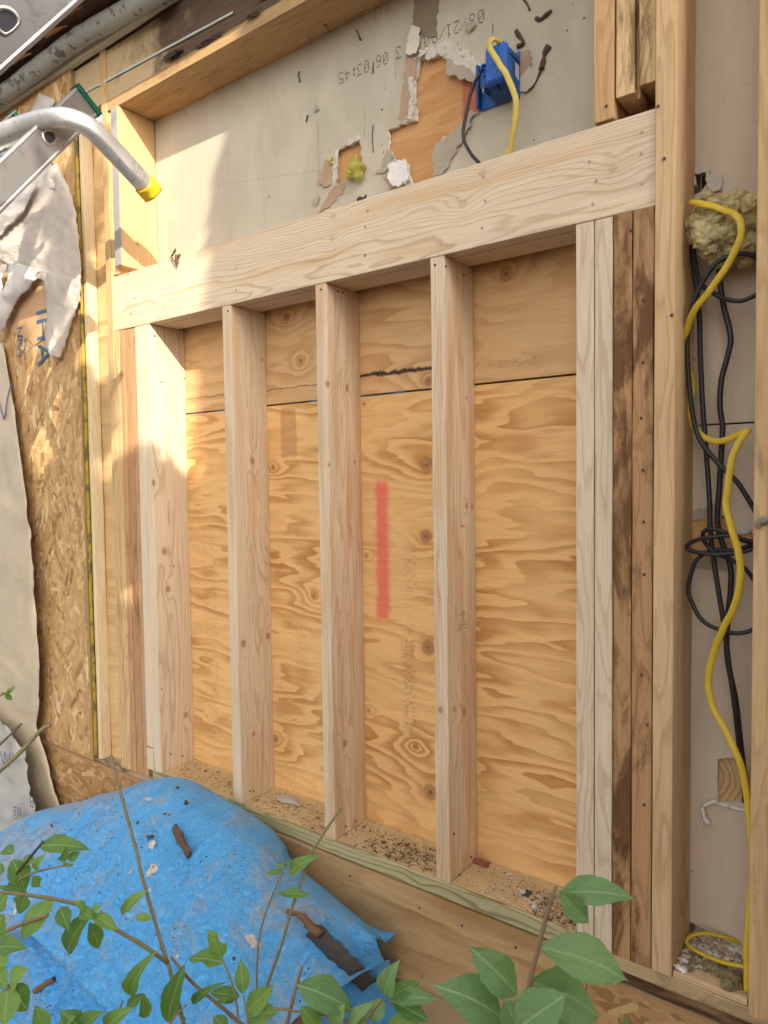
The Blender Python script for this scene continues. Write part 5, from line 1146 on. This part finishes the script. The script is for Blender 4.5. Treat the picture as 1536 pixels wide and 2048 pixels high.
def stem(par, pts, d, r, mat=None, nm='stem', root=True, rr=None):
    P = [atD(p[0], p[1], (d if not isinstance(d, (list, tuple)) else d[0]+(d[1]-d[0])*i/(len(pts)-1))) for i, p in enumerate(pts)]
    if root:
        e = P[-1]; dv = (P[-1]-P[-2]).normalized(); q_ = e+dv*2.2; h_ = q_.z-GZ; P += [q_, q_+Vector((.1, .1, -.12*h_)), q_+Vector((.2, .2, -.38*h_)), Vector((q_.x+.4, q_.y+.4, GZ-.6))]
    o = tube(nm, P, [r, r*1.5], mat or stemm, par, 5, 8, noisy=.12)
    for p in P[1:-4]:
        lump('stem_node', p, r*1.5, mat or stemm, o, 1, .3, 1) if not nm == 'twig' else None
    return o
# shrub at lower left, branching over the tarp
dL = 45
sA = thing('shrub', atD(367, 2048, dL)*1.0 + Vector((0, 0, -14)), 'leafy shrub with tall bare central stem in front of the tarp', 'shrub')
stem(sA, [(222, 1510), (245, 1600), (270, 1690), (284, 1752), (304, 1823), (325, 1894), (335, 1925), (344, 1957), (367, 2048)], [dL+3, dL], .10)
stem(sA, [(-30, 1783), (30, 1787), (90, 1795), (130, 1803), (170, 1815), (225, 1855), (285, 1890), (335, 1925)], [dL-4, dL], .09, nm='branch', root=False)
stem(sA, [(342, 1914), (385, 1965), (450, 2020), (490, 2055)], dL, .09, stemr, 'branch', False)
stem(sA, [(446, 1921), (460, 1955), (470, 1990), (480, 2060)], dL-1, .06, nm='branch')
stem(sA, [(487, 1990), (492, 2020), (500, 2060)], dL-1.5, .05, nm='branch')
stem(sA, [(245, 2002), (232, 2040), (225, 2070)], dL-2, .06, stemr, 'branch')
stem(sA, [(373, 2009), (345, 2040), (330, 2070)], dL-2, .06, stemr, 'branch')
for b, t, w, k in [((285, 1783), (233, 1834), 24, 0), ((304, 1836), (267, 1834), 18, 1), ((245, 2002), (305, 1900), 34, 2), ((329, 2052), (367, 1927), 46, 3), ((446, 1921), (417, 1857), 40, 5), ((446, 1921), (370, 1914), 34, 6), ((487, 1990), (481, 1915), 30, 0), ((480, 1992), (417, 1984), 30, 1), ((373, 2009), (452, 1959), 16, 2), ((487, 2030), (548, 1968), 42, 4), ((478, 1992), (430, 2002), 22, 3), ((490, 2035), (560, 2020), 48, 1), ((250, 2018), (290, 1985), 22, 0), ((290, 2040), (285, 1985), 26, 4), ((455, 2060), (425, 2030), 30, 2), ((500, 2060), (515, 2000), 26, 3),
                   ((103, 1798), (34, 1884), 46, 0), ((119, 1812), (137, 1860), 32, 1), ((173, 1827), (121, 1919), 48, 2), ((181, 1847), (201, 1902), 32, 3), ((181, 1827), (238, 1860), 28, 4), ((160, 1818), (185, 1840), 26, 1), ((175, 1822), (150, 1800), 18, 2), ((180, 1822), (205, 1812), 16, 0), ((59, 1790), (-10, 1770), 16, 3), ((50, 1790), (40, 1832), 26, 1), ((12, 1790), (-14, 1830), 30, 2)]:
    leaf(sA, b, t, w, dL-1 if b[0] > 220 else dL-2.5, None, LF1, random.uniform(-.4, .4), k)
# second plant at the far left edge
dB = 43
sB = thing('shrub', atD(-10, 2040, dB)+Vector((0, 0, -14)), 'shrub with broad leaves at the left edge of the frame', 'shrub')
stem(sB, [(86, 1683), (60, 1715), (30, 1752), (8, 1790), (-12, 1860), (-20, 1960), (-20, 2060)], dB, .07, simple('dark_stem', (.07, .05, .035), .8, .3), 'stem')
stem(sB, [(96, 1830), (40, 1850), (0, 1868), (-40, 1890)], dB-1, .10, stemr, 'branch', False)
stem(sB, [(145, 1728), (110, 1735), (60, 1748), (20, 1772)], dB, .05, nm='branch', root=False)
stem(sB, [(16, 1970), (0, 2010), (-15, 2070)], dB-4, .07, stemm, 'branch')
for b, t, w, k in [((74, 1686), (185, 1695), 36, 0), ((26, 1719), (54, 1788), 44, 1), ((66, 1746), (86, 1708), 24, 2), ((6, 1696), (28, 1706), 26, 3), ((52, 1730), (64, 1704), 20, 0), ((122, 1726), (134, 1692), 20, 4), ((136, 1722), (162, 1702), 20, 1), ((122, 1730), (145, 1732), 10, 2), ((66, 1754), (80, 1775), 22, 3), ((40, 1785), (34, 1810), 20, 0), ((15, 1970), (55, 1938), 46, 1), ((15, 1970), (60, 2025), 48, 2), ((15, 1972), (8, 2056), 56, 3), ((15, 1968), (-40, 1940), 46, 4), ((-14, 1892), (52, 1894), 38, 0), ((-8, 1880), (10, 1850), 24, 1), ((-10, 1735), (12, 1740), 20, 2), ((6, 1830), (-20, 1880), 36, 3), ((10, 1900), (-14, 1935), 40, 4)]:
    leaf(sB, b, t, w, dB if b[1] < 1800 else dB-4, None, LF1, random.uniform(-.4, .4), k)
# bare twigs by the hanging wrap
tw = thing('bare_twigs', atD(-30, 1580, 62)+Vector((0, 0, -14)), 'two bare broken twigs at the left edge beside the hanging wrap', 'twig')
stem(tw, [(101, 1450), (80, 1462), (40, 1505), (-20, 1560), (-60, 1610)], 60, .16, stemm, 'twig'); stem(tw, [(43, 1447), (25, 1465), (-15, 1505), (-60, 1560)], 60, .09, simple('grey_twig', (.13, .10, .075), .85, .3), 'twig')
stem(tw, [(28, 1372), (14, 1385), (-20, 1400), (-60, 1420)], 60, .05, stemm, 'twig')
for b, t, w in [((12, 1388), (32, 1370), 10), ((10, 1390), (26, 1400), 12), ((0, 1392), (12, 1384), 9)]: leaf(tw, b, t, w, 60, None, LF1)
for b, t, w, k in [((170, 2062), (120, 2020), 40, 0), ((200, 2060), (262, 2015), 34, 2), ((150, 2066), (205, 2022), 40, 1), ((90, 2066), (70, 2010), 36, 4), ((110, 2066), (150, 2030), 30, 3)]:
    leaf(sB, b, t, w, dB-4, None, LF1, random.uniform(-.4, .4), k)
# two thin stems in the middle
dC = 48
sC = thing('shrub', atD(520, 2040, dC)+Vector((0, 0, -14)), 'two thin upright stems with few small leaves before the tarp', 'shrub')
stem(sC, [(681, 1618), (655, 1655), (627, 1700), (611, 1741), (587, 1806), (563, 1890), (533, 1977), (510, 2070)], dC, .085); stem(sC, [(566, 1744), (546, 1787), (522, 1857), (515, 1917), (514, 1989), (520, 2070)], dC, .06)
for b, t, w, k in [((569, 1747), (638, 1709), 28, 0), ((567, 1736), (549, 1730), 11, 1), ((569, 1735), (580, 1722), 11, 2), ((563, 1742), (531, 1748), 12, 3), ((552, 1785), (623, 1790), 20, 4)]:
    leaf(sC, b, t, w, dC, None, LF1, 0, k)
# leafy plant bottom centre
dM = 40
sM = thing('shrub', atD(720, 2060, dM)+Vector((0, 0, -12)), 'leafy plant with a whorl of leaves at the bottom centre', 'shrub')
stem(sM, [(764, 1997), (745, 2020), (725, 2050), (705, 2090)], dM, .09); stem(sM, [(604, 1932), (596, 1962), (584, 2005), (574, 2050)], dM+2, .09, stemr); stem(sM, [(545, 2016), (590, 2022), (650, 2030), (705, 2045)], dM+1, .06, nm='branch', root=False)
for b, t, w, k in [((761, 1999), (793, 1922), 44, 0), ((777, 1995), (845, 1960), 30, 1), ((775, 1996), (878, 1994), 34, 2), ((785, 2002), (862, 2042), 40, 3), ((600, 1966), (718, 2022), 66, 4), ((765, 2002), (738, 2045), 40, 0), ((700, 2052), (735, 2010), 30, 1), ((690, 2056), (745, 2000), 26, 2), ((640, 2060), (600, 2010), 42, 3), ((770, 2062), (840, 2040), 40, 1), ((660, 2060), (690, 2005), 30, 4), ((620, 2010), (645, 2030), 24, 0)]:
    leaf(sM, b, t, w, dM, None, LF1 if k % 2 else LF2, random.uniform(-.3, .3), k)
# plant at lower right, close to the lens
dR = 33
sR = thing('shrub', atD(1040, 2060, dR)+Vector((0, 0, -10)), 'large leafed shoot at lower right in front of the double stud', 'shrub')
stem(sR, [(1112, 1774), (1104, 1795), (1088, 1850), (1074, 1905), (1060, 1965), (1048, 2060)], dR, [.10][0], stemr)
for b, t, w, k, f, tl in [((1117, 1778), (1278, 1790), 58, 0, 1, .1), ((1122, 1784), (1183, 1853), 46, 1, 1, -.5), ((1084, 1886), (1270, 1956), 92, 2, 1, .1), ((1072, 1958), (1218, 2034), 100, 3, 1, .1), ((1042, 1992), (938, 1890), 74, 4, 1, -.3), ((1020, 2035), (872, 1964), 96, 0, 1, 0), ((1030, 2060), (1135, 1985), 92, 1, 1, .4), ((1090, 2064), (1205, 2046), 60, 2, 1, 0), ((1005, 2064), (930, 2030), 60, 3, 1, 0), ((1040, 2070), (1010, 1995), 70, 4, 1, .3), ((1255, 2075), (1250, 2035), 20, 2, 1, 0)]:
    leaf(sR, b, t, w, dR if k != 1 else dR-.8, None, LF2, tl, k, f)

# ================================================================== tree added outside the frame, crown openings shaped to shade the wall
lit = [  # openings in the crown, as the patches of sun they let through onto the wall plane (x, z): polygon, share of light
    ([(-21.5, 44), (.2, 44), (.2, 58), (.5, 66), (1.0, 74), (3.6, 80), (6.8, 89), (9.0, 97), (-21.5, 97)], 1.0),
    ([(-21.5, 30), (-15, 34), (-13, 44), (-21.5, 44)], .5), ([(-21.5, 12), (-16, 14), (-16, 34), (-21.5, 30)], .3),
    ([(-44, 40), (-36, 40), (-33, 52), (-35, 62), (-42, 62), (-45, 52)], .95), ([(-45, 16), (-29, 14), (-26, 30), (-30, 44), (-43, 40)], .38),
    ([(-40, -2), (-30, -2), (-31, 14), (-40, 14)], .22), ([(-64, 62), (-21.5, 62), (-21.5, 100), (-64, 106)], .80), ([(-34, 44), (-21.5, 40), (-21.5, 62), (-33, 62)], .35)]
def litv(x, z):
    best = 0
    for poly, v in lit:
        c = False
        for i in range(len(poly)):
            a, b = poly[i], poly[i-1]
            if (a[1] > z) != (b[1] > z) and x < (b[0]-a[0])*(z-a[1])/(b[1]-a[1])+a[0]: c = not c
        if c: best = max(best, v)
    return best
tree = thing('added_shade_tree', (262, -140, GZ), 'added broadleaf tree out of view whose crown is shaped to shade the wall', 'tree')
rnd = random.Random(5); V = []; Fc = []
for k in range(36000):
    x = rnd.uniform(-70, 92); z = rnd.uniform(-52, 112); s = rnd.uniform(112, 150)
    lv = litv(x, z)
    if lv > 0:
        # partial openings: leaves stay in clumps
        if lv >= 1 or (.5+.9*fbm(x*.16, z*.16, 4.4, 3)) < lv: continue
    ex = max(0, abs(x-11)/81)**2+max(0, abs(z-30)/82)**2
    if ex > 1.25+.25*nz(x*.05, z*.05): continue
    p = Vector((x+1.6*s, -s, z+s)); n = Vector((rnd.gauss(0, 1), rnd.gauss(0, 1), rnd.gauss(.6, 1))).normalized()
    # keep the opening edges clean: leaves near an edge lie small
    t = n.orthogonal().normalized(); w = n.cross(t); a = rnd.uniform(0, 6.3); t, w = t*math.cos(a)+w*math.sin(a), w*math.cos(a)-t*math.sin(a)
    e = 1.0 if litv(x+1.6, z) == lv == litv(x-1.6, z) == litv(x, z+1.6) == litv(x, z-1.6) else .35
    L = rnd.uniform(4.6, 7.2)*e; wd = L*.36; b = len(V)
    V += [p-t*L*.5, p+w*wd-t*L*.05, p+t*L*.5, p-w*wd-t*L*.05]; Fc.append([b, b+1, b+2, b+3])
mk('crown', V, Fc, simple('tree_leaves', (.06, .13, .03), .6, .3, 3.0), tree, org=(262, -140, 160))
tube('trunk', [Vector((262, -140, GZ-3)), Vector((260, -139, 20)), Vector((256, -137, 80)), Vector((250, -135, 150)), Vector((244, -132, 200))], [7, 3], bark, tree, 6, 12, noisy=.15)
for e in [(215, -130, 110), (300, -140, 170), (240, -130, 240), (290, -145, 210)]:
    tube('limb', [Vector((254, -136, 95)), Vector((254, -136, 95)).lerp(Vector(e), .5)+Vector((0, 0, 8)), Vector(e)], [2.6, .5], bark, tree, 5, 8, noisy=.15)

# ================================================================== board fence added beyond the right frame edge to darken the stud sides
fen = thing('added_fence', (132, -100, GZ), 'dark brown board fence running out from the house on the right', 'fence')
fm = oldw('fence_wood', 'z', .6, .45, 6.0, (.17, .11, .07), (.11, .07, .045))
fb = board('fence_board', 131, 132, -10, -2.2, GZ, 78, fm, fen, seg=20)
for k in range(1, 26):
    o = fb.copy(); COL.objects.link(o); o.parent = fen; o.location = fb.location+Vector((0, -8.0*k*U, random.uniform(-.6, .6)*U))
for z in (-5, 60): board('fence_rail', 132.1, 133.6, -210, -1, z, z+3.5, fm, fen, seg=20)
